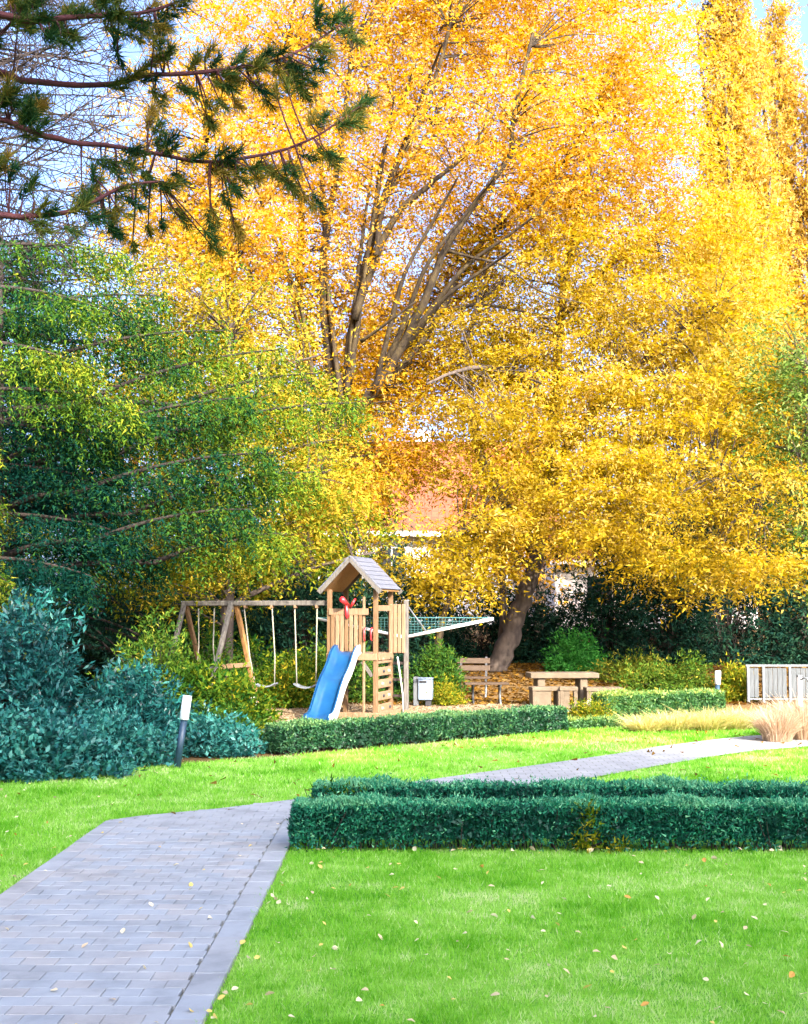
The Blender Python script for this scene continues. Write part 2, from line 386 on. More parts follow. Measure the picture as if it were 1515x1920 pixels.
while y < 12.55:
    put_piece('edging_paver', random.choices(pe, (3, 3, 1, 3))[0], -1.062, y, random.uniform(0, .004), 0, path)
    put_piece('edging_paver', random.choices(pe, (3, 3, 1, 3))[0], -2.757, y, random.uniform(0, .004), 0, path)
    y += 0.4

# ------------------------------------------------------------------ foliage machinery
def leaf_quads(C, A, N, L, W, tri=True):
    """pointed leaves: centre, long axis, normal, length, width (far ones three-cornered, near ones rhombic)"""
    S = nrm(np.cross(A, N)); L = np.asarray(L)[:, None]; W = np.asarray(W)[:, None]
    n = len(C)
    if tri:
        V = np.empty((n, 3, 3)); V[:, 0] = C - A * L * .38 - S * W * .42; V[:, 1] = C - A * L * .38 + S * W * .42; V[:, 2] = C + A * L * .72
        return V.reshape(-1, 3), np.arange(n * 3).reshape(n, 3)
    V = np.empty((n, 4, 3)); V[:, 0] = C - A * L / 2; V[:, 1] = C + S * W / 2 - A * L * .05; V[:, 2] = C + A * L / 2; V[:, 3] = C - S * W / 2 - A * L * .05
    return V.reshape(-1, 3), np.arange(n * 4).reshape(n, 4)

def rdir(n): return nrm(rng.normal(size=(n, 3)))

def tubes(P0, P1, P2, r0, r1, nseg=4, sides=3):
    N = len(P0); t = np.linspace(0, 1, nseg + 1)[None, :, None]
    P = (1 - t) ** 2 * P0[:, None] + 2 * t * (1 - t) * P1[:, None] + t * t * P2[:, None]
    T = nrm(np.gradient(P, axis=1))
    X = nrm(np.cross(T, np.array((0.31, 0.27, 0.91)))); Y = np.cross(T, X)
    R = (np.asarray(r0)[:, None] * (1 - t[..., 0]) + np.asarray(r1)[:, None] * t[..., 0])[..., None]
    rings = []
    for k in range(sides):
        a = 2 * math.pi * k / sides
        rings.append(P + (X * math.cos(a) + Y * math.sin(a)) * R)
    V = np.stack(rings, 2)                        # N, nseg+1, sides, 3
    idx = np.arange(N * (nseg + 1) * sides).reshape(N, nseg + 1, sides)
    a = idx[:, :-1, :]; b = np.roll(a, -1, axis=2); d = idx[:, 1:, :]; c = np.roll(d, -1, axis=2)
    return V.reshape(-1, 3), np.stack([a, b, c, d], -1).reshape(-1, 4)

def spray_leaves(C, D, K, ln, wd, leaf, jitter=0.6, aspect=0.55, upn=(0, 0, 1), sag=0.0):
    """each spray: K leaves set left and right along a twig of direction D"""
    n = len(C)
    S = nrm(np.cross(D, np.array((0, 0, 1.0))) + rng.normal(size=(n, 3)) * .35)
    t = (np.arange(K) + .5) / K
    side = np.where(np.arange(K) % 2 == 0, 1.0, -1.0)
    l = ln * rng.uniform(.6, 1.3, n)
    P = C[:, None] + D[:, None] * (t[None, :, None] * l[:, None, None]) + S[:, None] * (side * (1 - .6 * t))[None, :, None] * wd * rng.uniform(.3, 1.2, (n, K, 1))
    P = P + rng.normal(size=P.shape) * leaf * .3
    P[..., 2] -= (t * t)[None] * (l * sag)[:, None]
    A = nrm(D[:, None] * .8 + S[:, None] * side[None, :, None] * .8 + rng.normal(size=P.shape) * .5)
    N = nrm(np.array(upn)[None, None] + rng.normal(size=P.shape) * jitter)
    L = leaf * rng.uniform(.65, 1.3, n * K)
    return P.reshape(-1, 3), A.reshape(-1, 3), N.reshape(-1, 3), L, L * aspect * rng.uniform(.8, 1.2, n * K)

def limb_points(limbs):
    P, R = [], []
    for lb in limbs:
        pts = np.array([p for p, r in lb]); rr = np.array([r for p, r in lb])
        for i in range(len(pts) - 1):
            for t in np.linspace(0, 1, 6, endpoint=False):
                P.append(pts[i] * (1 - t) + pts[i + 1] * t); R.append(rr[i] * (1 - t) + rr[i + 1] * t)
    return np.array(P), np.array(R)

def smooth_limb(lb, sub=4):
    pts = np.array([p for p, r in lb]); rr = np.array([r for p, r in lb]); n = len(pts)
    oP, oR = [], []
    for i in range(n - 1):
        p0, p1, p2, p3 = pts[max(i - 1, 0)], pts[i], pts[i + 1], pts[min(i + 2, n - 1)]
        for k in range(sub):
            t = k / sub
            q = 0.5 * ((2 * p1) + (-p0 + p2) * t + (2 * p0 - 5 * p1 + 4 * p2 - p3) * t * t + (-p0 + 3 * p1 - 3 * p2 + p3) * t ** 3)
            oP.append(q + rng.normal(size=3) * rr[i] * .12); oR.append(rr[i] * (1 - t) + rr[i + 1] * t)
    oP.append(pts[-1]); oR.append(rr[-1])
    return oP, oR

def tree(name, label, cat, base, limbs, lobes, leafmat, barkmat, leaf=0.12, per=14, K=12, spray=.55, spw=.16, clump=.55, flat=.55, droop=.25,
         kd=7.0, voids=(), tint=(.55, .22), group=None, shell=.45, jitter=.8, twigmat=None, updir=None, aspect=.55, sag=.3, uplink=1.2, maxtwig=9.0):
    root = empty(name, base, label, cat, group=group)
    mb = MB()
    for i, lb in enumerate(limbs):
        P, R = smooth_limb(lb)
        mb.tube(P, R, 9 if i == 0 else 7, True, .06)
    if limbs: mb.build('trunk', barkmat, root, True, True)
    LP, LR = limb_points(limbs)
    CC, DD, TT, TW = [], [], [], []
    for lo in lobes:
        c = np.array(lo[0]); r = np.array(lo[1]); dens = lo[2] if len(lo) > 2 else 1.0; ts = lo[3] if len(lo) > 3 else 0.0
        n = max(4, int(dens * kd * (r[0] * r[2] + .5 * r[0] * r[1])))
        u = rdir(n) * (rng.random((n, 1)) ** shell)
        cl = c + u * r
        cl[:, 2] = np.maximum(cl[:, 2], base[2] + .25)
        CC.append(cl); DD.append(nrm(u * r + 1e-6)); TT.append(rng.normal(ts, .14, n))
    CC = np.concatenate(CC); DD = np.concatenate(DD); TT = np.concatenate(TT)
    for vc, vr in voids:
        keep = (((CC - np.array(vc)) / np.array(vr)) ** 2).sum(1) > 1
        CC, DD, TT = CC[keep], DD[keep], TT[keep]
    # a twig from the nearest lower limb point to every clump
    d = np.linalg.norm(CC[:, None] - LP[None], axis=2) + uplink * np.maximum(LP[None, :, 2] - CC[:, None, 2] + .3, 0)
    j = d.argmin(1); P0 = LP[j]; P2 = CC
    ln = np.linalg.norm(P2 - P0, axis=1)
    P1 = (P0 + P2) / 2 + rng.normal(size=P0.shape) * .08 * ln[:, None] + np.array((0, 0, .12)) * ln[:, None]
    kp = ln < maxtwig
    V, Fq = tubes(P0[kp], P1[kp], P2[kp], np.minimum(LR[j] * .6, .012 + .010 * ln)[kp], np.full(kp.sum(), .006), 5, 4)
    link('branches', np_mesh('branches', V, Fq, smooth=True), twigmat or barkmat, root, True)
    n = len(CC) * per
    idx = np.repeat(np.arange(len(CC)), per)
    C = CC[idx] + rng.normal(size=(n, 3)) * np.array((clump, clump, clump * flat))
    if updir is not None: D = nrm(np.array(updir) + rng.normal(size=(n, 3)) * .35)
    else: D = nrm(DD[idx] * np.array((1, 1, .35)) + rng.normal(size=(n, 3)) * .55 + np.array((0, 0, -droop)))
    keep = C[:, 2] > base[2] + .1
    for vc, vr in voids: keep &= (((C - np.array(vc)) / np.array(vr)) ** 2).sum(1) > .8
    C, D, idx = C[keep], D[keep], idx[keep]
    P, A, N, L, W = spray_leaves(C, D, K, spray, spw, leaf, jitter, aspect, sag=sag)
    V, Fq = leaf_quads(P, A, N, L, W)
    tn = np.clip(tint[0] + np.repeat(TT[idx] + rng.normal(0, .13, len(C)), K) + rng.normal(0, tint[1] * .7, len(P)), 0, 1)
    link('crown', np_mesh('crown', V, Fq, tn), leafmat, root, True)
    return root

def PL(px, py, D, rx, ry, rd, dens=1.0, ts=0.0):
    k = D / F
    return (at(px, py, D), (rx * k, rd, ry * k), dens, ts)

def LM(pts, D, r0, r1, dD=0.0):
    n = len(pts)
    out = []
    for i, (px, py) in enumerate(pts):
        t = i / max(n - 1, 1)
        out.append((at(px, py, D + dD * t), r0 * (1 - t) + r1 * t))
    return out

def shrub(name, label, c, r, leafmat, n, leaf=.07, aspect=.45, cat='shrub', group=None, per=10, K=6, clump=.16, spray=.2, tint=(.45, .2), jitter=.9, up=.35, stems=7, gap=0.0):
    """dome-shaped bush: stems from the ground, leaf sprays round its outside"""
    base = (c[0], c[1], c[2])
    root = empty(name, base, label, cat, group=group)
    nc = max(6, n // (per * K))
    u = rdir(nc); u[:, 2] = np.abs(u[:, 2]) * 1.0 - .12
    rad = rng.random((nc, 1)) ** .3
    wob = 1 + .16 * np.sin(u[:, :1] * 5 + c[0]) + .14 * np.sin(u[:, 1:2] * 6 + c[1])
    CC = np.array(c) + u * rad * np.array(r) * wob
    CC[:, 2] = np.maximum(CC[:, 2], c[2] + .06)
    P0 = np.array(c) + rng.normal(size=(nc, 3)) * np.array((.14 * r[0], .14 * r[1], 0)); P0[:, 2] = c[2] - .02
    P1 = P0 * .6 + CC * .4 + np.array((0, 0, .3 * r[2]))
    V, Fq = tubes(P0, P1, CC, np.full(nc, .012), np.full(nc, .004), 4, 3)
    link('stems', np_mesh('stems', V, Fq), BARKD, root, True)
    idx = np.repeat(np.arange(nc), per); m = len(idx)
    C = CC[idx] + rng.normal(size=(m, 3)) * clump
    C[:, 2] = np.maximum(C[:, 2], c[2] + .04)
    D = nrm(u[idx] + rng.normal(size=(m, 3)) * .6 + np.array((0, 0, up)))
    P, A, N, L, W = spray_leaves(C, D, K, spray, spray * .35, leaf, jitter, aspect)
    V, Fq = leaf_quads(P, A, N, L, W, leafmat is not RHOD)
    tn = np.clip(tint[0] + np.repeat(rng.normal(0, .10, nc)[idx], K) + rng.normal(0, tint[1], len(P)), 0, 1)
    link('foliage', np_mesh('foliage', V, Fq, tn), leafmat, root, True)
    return root

def hedge(name, label, p0, p1, w, h, n, leafmat, leaf=.03, group='clipped box hedges', zb=0.0, tint=(.4, .2), bare=0.12):
    """clipped hedge: leaf shell round dense twigs, bare stems at the foot"""
    p0 = np.array(p0, float); p1 = np.array(p1, float); L = np.linalg.norm(p1 - p0); ax = (p1 - p0) / L; sd = np.array((-ax[1], ax[0]))
    root = empty(name, (p0[0], p0[1], zb), label, 'hedge', group=group)
    # inner twigs and leaf mass
    m = int(L * 60)
    s = rng.uniform(0.03, L - .03, m); q = rng.uniform(-.35, .35, m) * w
    B0 = np.stack([p0[0] + ax[0] * s + sd[0] * q, p0[1] + ax[1] * s + sd[1] * q, np.full(m, zb - .01)], 1)
    B2 = B0 + np.stack([rng.normal(0, .06, m), rng.normal(0, .06, m), h * rng.uniform(.5, .92, m)], 1)
    V, Fq = tubes(B0, (B0 + B2) / 2 + rng.normal(size=B0.shape) * .02, B2, np.full(m, .007), np.full(m, .003), 3, 3)
    link('stems', np_mesh('stems', V, Fq), BARKD, root, True)
    def surf(n, inset):
        s = rng.uniform(0, L, n); a = rng.random(n)
        # profile round the hedge section: front side, top, back side (rounded corners), plus ends
        per_ = h + w + h; d = a * per_
        x = np.where(d < h, -w / 2, np.where(d < h + w, d - h - w / 2, w / 2)); z = np.where(d < h, d, np.where(d < h + w, h, per_ - d))
        nx_ = np.where(d < h, -1.0, np.where(d < h + w, 0.0, 1.0)); nz = np.where((d >= h) & (d < h + w), 1.0, 0.0)
        e = rng.random(n) < (w / (L + w))
        se = np.where(rng.random(n) < .5, 0, L); xe = rng.uniform(-w / 2, w / 2, n); ze = rng.uniform(0, h, n)
        s = np.where(e, se, s); x = np.where(e, xe, x); z = np.where(e, ze, z)
        ns = np.where(e, np.where(se < .1, -1.0, 1.0), 0); nx_ = np.where(e, 0, nx_); nz = np.where(e, 0, nz)
        bump = .022 * np.sin(s * 7 + z * 9) + .018 * np.sin(s * 17 + x * 11 + 2) + .020 * np.sin(s * 2.3 + 1) + .05 * (rng.random(n) < .035) * rng.random(n)
        ins = -np.abs(rng.normal(0, inset, n)) + bump
        # round the top edges
        rc = np.minimum(np.abs(np.abs(x) - w / 2), 1) + np.abs(h - z)
        ins = ins - np.maximum(0, .06 - rc) * .5
        x = x + nx_ * ins; z = z + nz * ins; s = s + ns * ins
        P = np.stack([p0[0] + ax[0] * s + sd[0] * x, p0[1] + ax[1] * s + sd[1] * x, zb + z], 1)
        Nn = np.stack([ax[0] * ns + sd[0] * nx_, ax[1] * ns + sd[1] * nx_, nz], 1)
        keep = (z > bare * h * rng.random(n) ** .7 * 2.0) | (rng.random(n) < .06)
        return P[keep], Nn[keep], s[keep]
    P, Nn, s = surf(n, .035)
    A = nrm(Nn * .5 + rng.normal(size=P.shape) * .6 + np.array((0, 0, .4)))
    N = nrm(Nn + rng.normal(size=P.shape) * .7)
    Ls = leaf * rng.uniform(.7, 1.4, len(P))
    V, Fq = leaf_quads(P, A, N, Ls, Ls * .6)
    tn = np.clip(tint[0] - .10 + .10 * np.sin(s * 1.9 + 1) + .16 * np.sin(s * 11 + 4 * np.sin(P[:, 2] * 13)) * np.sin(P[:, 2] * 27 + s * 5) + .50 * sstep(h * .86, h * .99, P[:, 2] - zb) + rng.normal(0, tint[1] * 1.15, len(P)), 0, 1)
    # inner leaves, tinted dark like shaded gaps, so that no daylight shows through
    k = n // 3
    s2 = rng.uniform(.05, L - .05, k); q2 = rng.uniform(-.42, .42, k) * w; z2 = rng.uniform(bare * h + .03, h - .05, k)
    P2 = np.stack([p0[0] + ax[0] * s2 + sd[0] * q2, p0[1] + ax[1] * s2 + sd[1] * q2, zb + z2], 1)
    V2, F2 = leaf_quads(P2, rdir(k), rdir(k), np.full(k, leaf * 2.4), np.full(k, leaf * 1.9))
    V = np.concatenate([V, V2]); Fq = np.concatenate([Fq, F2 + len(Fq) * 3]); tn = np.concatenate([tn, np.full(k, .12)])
    # stray shoots standing out of the clipped faces
    q = int(L * 26); s3 = rng.uniform(0, L, q); x3 = rng.choice((-1, 1), q) * w * rng.uniform(.1, .5, q); up_ = rng.random(q) < .6
    z3 = np.where(up_, h - .02, h * rng.uniform(.3, 1, q)); x3 = np.where(up_, x3, np.sign(x3) * w * .49)
    B3 = np.stack([p0[0] + ax[0] * s3 + sd[0] * x3, p0[1] + ax[1] * s3 + sd[1] * x3, zb + z3], 1)
    D3 = nrm(np.stack([sd[0] * x3 * (~up_) * 6, sd[1] * x3 * (~up_) * 6, np.where(up_, 1.0, .35)], 1) + rng.normal(size=(q, 3)) * .3)
    P3, A3, N3, L3, W3 = spray_leaves(B3, D3, 7, .07, .016, leaf * .9, .8, .55)
    V3, F3 = leaf_quads(P3, A3, N3, L3, W3)
    V = np.concatenate([V, V3]); Fq = np.concatenate([Fq, F3 + len(Fq) * 3]); tn = np.concatenate([tn, np.clip(rng.normal(.75, .2, len(P3)), 0, 1)])
    link('foliage', np_mesh('foliage', V, Fq, tn), leafmat, root, True)
    return root

# ------------------------------------------------------------------ building behind the photographer (casts the shade on the foreground)
bld = empty('apartment_block', (13.5, -24, 0), 'pale apartment block with flat roof standing behind the lawn', 'building')
MB().box((0, 0, 10.6), (25, 10, 21.2)).build('wall', WALLB, bld)
wm = MB().box((0, 0, 0), (1.5, .12, 1.5)).mesh('window'); wm.materials.append(GLASS)
for i in range(7):
    for k in range(6):
        o = bpy.data.objects.new('window', wm); COL.objects.link(o); o.parent = bld; o.location = (-10.5 + i * 3.5, 5.0, 2 + k * 3.2)
MB().box((0, 0, 21.35), (25.6, 10.6, .3)).build('roof', SLATE, bld)

SHADE_TREES = True
# ------------------------------------------------------------------ houses far behind the trees
hs = empty('house', (1.0, 66, gz(0, 66) - .5), 'white house with steep red tiled roof glimpsed between the yellow trees', 'house')
h0 = gz(0, 66)
MB().box((0, 0, 3.1 - .75), (12, 8, 6.2 - 1.4 + 1.5)).build('wall', PLASTER, hs)
ez = 4.85
rf = MB(); rf.prism([(-4.6, ez), (0, ez + 4.8), (4.6, ez), (4.6, ez + .22), (0, ez + 5.05), (-4.6, ez + .22)], -6.5, 6.5)
ro = rf.build('roof', TILE, hs); ro.rotation_euler = (0, 0, math.pi / 2)
MB().box((0.6, 0, ez + 4.6), (.9, .9, 2.0)).build('chimney', PLASTER, ro)
MB().box((0, -4.72, ez - .05), (13, .16, .24)).build('gutter', WHITE, hs)
for i, xx in enumerate((-4, -1.6, 1.6, 4)):
    w = MB().box((xx, -4.0, 3.4), (1.3, .1, 1.5)).build('window', GLASS, hs)
    MB().box((xx, -4.05, 2.58), (1.5, .2, .08)).build('sill', WHITE, w); MB().box((xx, -4.03, 3.4), (.07, .1, 1.5)).build('frame', WHITE, w)
hs2 = empty('house', (11.2, 60, gz(0, 60)), 'low white annex with orange tiled roof above the dark yew shrubs', 'house')
MB().box((0, 0, 1.45), (9, 6, 2.9)).build('wall', PLASTER, hs2)
rf = MB(); rf.prism([(-3.5, 2.9), (0, 4.6), (3.5, 2.9), (3.5, 3.1), (0, 4.82), (-3.5, 3.1)], -4.8, 4.8)
ro = rf.build('roof', TILE, hs2); ro.rotation_euler = (0, 0, math.pi / 2)
MB().box((0, -3.6, 2.93), (9.6, .14, .2)).build('gutter', WHITE, hs2)
for xx in (-2.5, 0.5, 3):
    w = MB().box((xx, -3.0, 1.7), (1.1, .1, 1.2)).build('window', GLASS, hs2); MB().box((xx, -3.04, 1.05), (1.3, .16, .07)).build('sill', WHITE, w)

# ------------------------------------------------------------------ trees
GA = float(gz(0, 33)); GB = float(gz(2.5, 34))
A_limbs = [LM([(556, 1262), (556, 1160), (562, 1060), (580, 950), (612, 840)], 33, .34, .26),
           LM([(612, 840), (585, 720), (563, 600), (560, 520), (566, 400), (556, 260), (540, 60)], 33, .17, .05, 1.5),
           LM([(612, 840), (622, 700), (604, 560), (612, 440), (640, 270), (664, 60)], 33, .16, .05, -1),
           LM([(612, 840), (646, 740), (664, 600), (690, 480), (735, 330), (800, 200), (850, 20)], 33, .16, .04, -2),
           LM([(612, 845), (690, 745), (740, 672), (778, 602), (806, 542), (838, 462), (895, 375), (955, 295), (962, 220), (1000, 60)], 33, .155, .04, -3),
           LM([(690, 745), (770, 670), (826, 586), (872, 495), (940, 420), (1050, 310), (1130, 200)], 33, .12, .035, 1),
           LM([(664, 600), (705, 480), (745, 400), (800, 350), (850, 310), (900, 265)], 32, .11, .04, -1),
           LM([(705, 480), (720, 380), (770, 300), (820, 220)], 31.5, .08, .03, 1),
           LM([(610, 850), (510, 720), (440, 580), (400, 400), (380, 200)], 33, .15, .04, -1.5),
           LM([(838, 470), (890, 484), (950, 500), (1010, 545), (1100, 570)], 31.5, .045, .012, -1),
           LM([(826, 586), (890, 572), (960, 580), (1040, 600)], 33, .06, .025, -1),
           LM([(678, 640), (720, 610), (780, 565)], 32, .05, .02, -1)]
for (sx, sy), (ex, ey), dd in [((640, 760), (600, 300), 0), ((650, 740), (700, 300), -1), ((655, 720), (740, 180), -2), ((700, 735), (860, 330), -2), ((720, 690), (930, 330), -3), ((610, 830), (470, 330), -1), ((606, 800), (520, 420), 1), ((690, 480), (780, 120), -2), ((735, 330), (830, 80), -3), ((740, 672), (960, 470), -3), ((612, 440), (590, 120), 0), ((760, 640), (1010, 400), -2), ((590, 760), (440, 480), -2)]:
    mx_, my_ = sx * .45 + ex * .55 + rng.uniform(-14, 14) - .10 * (ex - sx), (sy + ey) / 2 - 20
    A_limbs.append(LM([(sx, sy), ((sx + mx_) / 2, (sy + my_) / 2), (mx_, my_), (ex * .7 + mx_ * .3, ey * .7 + my_ * .3), (ex, ey)], 32.5, .085, .018, dd))
A_VOID = [(at(735, 600, 29.3), (1.9, 2.7, 2.3)), (at(640, 720, 29.3), (1.2, 2.7, 1.3)), (at(850, 430, 29.3), (1.5, 2.4, 1.5)), (at(700, 400, 29.0), (1.3, 2.2, 1.4)), (at(590, 540, 29.2), (1.1, 2.6, 2.4)), (at(640, 760, 30.0), (1.0, 2.2, 1.3))]
AHV = [(at(800, 955, 33), (.70, 9, .62)), (at(770, 1012, 33), (.5, 9, .40)), (at(785, 800, 33), (.4, 9, .35))]
A_lobes = [PL(*a) for a in [
    (430, 170, 33, 190, 190, 4, .7, .08), (620, 90, 34, 210, 200, 4.5, .6, .05), (830, 80, 34, 230, 200, 4.5, .7, .05), (1235, 70, 33, 60, 110, 2.5, .8, .08), (1240, 200, 33, 60, 80, 2.5, .8, .08), (1010, 100, 34, 210, 200, 3.6, .7, 0), (1140, 140, 33, 130, 160, 3.4, .75, .06),
    (480, 340, 32, 190, 150, 4, .8, .08), (690, 300, 33, 190, 150, 4.5, .45, .1), (900, 280, 32, 190, 150, 4, .8, 0), (1090, 310, 33, 200, 160, 3.4, .8, .06), (1220, 340, 33, 130, 150, 3.4, .85, .08),
    (430, 500, 32, 180, 120, 4, .9, .02), (600, 520, 34, 170, 130, 4, .6, .08), (780, 480, 35, 150, 130, 3, .4, .08), (960, 450, 35, 150, 120, 3, .5, 0),
    (560, 700, 34, 170, 120, 3, .9, -.02), (690, 610, 36, 130, 110, 2.5, .8, .06), (800, 640, 36, 120, 100, 2.5, .9, .06), (880, 560, 36, 110, 90, 2.5, .8, .05), (750, 740, 35, 120, 80, 2.5, 1.0, .0), (700, 840, 34, 110, 70, 2.5, 1.0, -.02), (640, 930, 33, 100, 60, 2.2, .9, -.1), (800, 860, 34, 70, 50, 2, .9, .0), (330, 420, 33, 130, 110, 3, .9, .1), (700, -80, 34, 400, 160, 5, .6, .05), (1000, -90, 34, 250, 140, 5, .8, 0)]]
tree('golden_beech', 'tall many-stemmed golden beech fanning out above the play tower', 'tree', (at(556, 1262, 33)[0], 33, GA), A_limbs, A_lobes, GOLD, BARKL, leaf=.108, per=10, K=17, kd=11, spray=.85, spw=.15, voids=A_VOID + AHV, jitter=.7, maxtwig=2.4)

B_limbs = [LM([(930, 1264), (944, 1225), (962, 1175), (982, 1115), (1003, 1055), (1022, 920), (1040, 760), (1050, 600), (1080, 420), (1120, 260)], 34, .31, .06),
           LM([(1000, 1030), (950, 950), (900, 850), (884, 760), (872, 660), (900, 560)], 34, .2, .05, -1),
           LM([(1015, 920), (1090, 800), (1180, 700), (1280, 620), (1360, 560)], 34, .14, .03, -3),
           LM([(1010, 960), (1100, 900), (1220, 870), (1330, 880), (1440, 930)], 34, .12, .03, -4),
           LM([(1035, 760), (960, 700), (880, 690), (800, 720)], 34, .10, .03, -4),
           LM([(1050, 600), (1140, 500), (1240, 430), (1320, 400)], 34, .10, .03, 2),
           LM([(990, 1060), (930, 1010), (870, 1000), (800, 1030)], 34, .08, .02, -4),
           LM([(942, 1200), (944, 1130), (938, 1060), (920, 980)], 34.4, .11, .06)]
B_lobes = [PL(*a) for a in [
    (1030, 480, 32.5, 190, 90, 2.6, .8, .05), (1190, 460, 34, 190, 110, 3.6, .85, .1), (1310, 480, 34, 100, 110, 3.4, .9, .12), (1250, 580, 33, 170, 60, 3.6, 1.0, .1), (1060, 590, 33.5, 200, 50, 3.6, .9, .03), (1370, 600, 32, 80, 60, 3, .9, .12), (900, 640, 34, 130, 50, 3.2, .8, 0)]]
for k, (px, py, rx, D, ts) in enumerate([(1120, 660, 190, 32.5, .05), (1310, 665, 130, 32, .12), (930, 690, 140, 33, -.02), (1040, 735, 190, 32, .0), (1220, 730, 170, 31.5, .08), (1370, 740, 90, 31.5, .12), (880, 770, 90, 33, -.1), (1130, 795, 210, 31.5, .02), (1310, 800, 140, 31, .05), (980, 820, 110, 32, -.04),
        (1060, 865, 180, 31, .03), (1230, 870, 160, 30.8, -.02), (1370, 900, 110, 30.6, .06), (950, 905, 110, 31.5, -.05), (1120, 930, 190, 30.6, .03), (1290, 945, 150, 30.4, .0), (1430, 975, 90, 30.4, .06), (930, 975, 110, 31, -.02), (1060, 990, 130, 30.6, .04), (870, 1020, 80, 31, -.06), (1200, 1010, 130, 30.4, -.02), (1350, 1030, 130, 30, .04),
        (1450, 1060, 80, 30.2, .05), (830, 1080, 60, 30.5, -.1), (1270, 1050, 90, 30, -.03), (1410, 1070, 75, 29.8, .03), (1290, 1095, 60, 30, .0), (860, 1050, 60, 30.6, -.06)]):
    B_lobes.append(PL(px, py, D, rx, 18 + 5 * math.sin(k * 1.9), 2.2, 1.05 if px < 1150 else .85, ts + .07 * math.sin(k * 2.3)))
HV = [(at(805, 955, 33), (.70, 9, .60)), (at(770, 1012, 33), (.5, 9, .40)), (at(1080, 1075, 32), (.55, 6, .42)), (at(985, 1045, 32), (.3, 6, .18))]
tree('spreading_beech', 'leaning beech with low layered yellow branches over the stone table', 'tree', (at(934, 1262, 34)[0], 34, GB), B_limbs, B_lobes, YELLOW, BARK, leaf=.105, per=11, K=17, kd=9, clump=.45, flat=.22, droop=.3, spray=.85, spw=.15, sag=.15, voids=HV, uplink=.1, maxtwig=2.0, jitter=.55)

# lime-green tree in front of the beech, behind the swings
def simple_limbs(base, h, n, reach, r0=.18, seed=0):
    b = np.array(base, float); out = [[(b + np.array((0, 0, -.1)), r0), (b + np.array((.1, 0, h * .4)), r0 * .75), (b + np.array((-.05, 0, h * .75)), r0 * .45), (b + np.array((.1, 0, h)), .04)]]
    for i in range(n):
        a = i * 2.4 + seed; z = h * (.25 + .6 * i / n)
        d = np.array((math.cos(a), math.sin(a), .45)); p = b + np.array((0, 0, z)); L = reach * (1 - .4 * i / n)
        out.append([(p, r0 * .4), (p + d * L * .5, r0 * .25), (p + d * np.array((1, 1, .8)) * L, .02)])
    return out
bx = at(420, 1290, 28.5)
tree('lime_maple', 'lime green and yellow maple with drooping boughs behind the swings', 'tree', (bx[0], 28.5, 0), simple_limbs((bx[0], 28.5, 0), 8.6, 14, 3.4), [PL(*a) for a in [
    (300, 570, 28.5, 130, 100, 2.5, .9, .22), (450, 600, 28.5, 140, 100, 2.5, .9, .28), (500, 750, 28.5, 90, 90, 2.0, .9, .25), (330, 740, 28, 140, 90, 2.5, 1, 0), (470, 800, 28, 140, 80, 2.5, 1, .15),
    (570, 900, 28, 90, 65, 2.2, 1, .3), (400, 920, 27.5, 140, 70, 2.5, 1, .02), (540, 980, 28, 110, 60, 2.2, 1, .1), (320, 1010, 27.5, 120, 60, 2.2, 1, .08), (440, 1060, 27.5, 130, 50, 2.2, .9, .12), (300, 1090, 27, 80, 45, 2, .8, .1), (650, 960, 29, 70, 70, 2, .9, 0)]],
    LIME, BARK, leaf=.095, per=11, K=15, kd=11, tint=(.55, .2), spray=.65, spw=.14)

# Lombardy poplars
def poplar(px, D, top_py, wpx, label):
    b = at(px, 1150, D); z0 = float(gz(b[0], D)); top = at(px, top_py, D)[2]; h = top - z0; w = wpx * D / F / 2
    base = np.array((b[0], D, z0))
    limbs = [[(base, .45), (base + np.array((0, 0, h * .4)), .3), (base + np.array((.1, 0, h * .98)), .04)]]
    for i in range(10):
        a = i * 2.4; z = h * (.12 + .06 * i); d = np.array((math.cos(a) * w * .7, math.sin(a) * w * .7, h * .28))
        p = base + np.array((0, 0, z)); limbs.append([(p, .12), (p + d * .5 + np.array((d[0] * .25, d[1] * .25, 0)), .08), (p + d, .03)])
    lobes = []
    for i in range(15):
        t = (i + .5) / 15; ww = w * (0.62 + .38 * math.sin(math.pi * min(t * 1.25 + .12, 1)) ) * (1 - .55 * max(0, t - .7) / .3)
        a = i * 2.1; lobes.append((base + np.array((math.cos(a) * w * .22, math.sin(a) * w * .22, h * (.06 + .92 * t))), (ww * .85, ww * .85, h * .06), 4.0, .05 * math.sin(i * 1.7)))
    tree('lombardy_poplar', label, 'tree', tuple(base), limbs, lobes, POPL, BARK, leaf=.19, per=12, K=9, spray=.8, spw=.14, clump=.45, flat=1.5, kd=6.0, updir=(0, 0, 1), tint=(.55, .22), group='tall yellow poplars')
poplar(1396, 58, -60, 200, 'taller broad yellow poplar column behind the beech')
poplar(1486, 61, 0, 110, 'slim yellow poplar with pointed tip at the edge of the photo')
poplar(1575, 60, 160, 130, 'shorter yellow poplar half cut off by the frame')

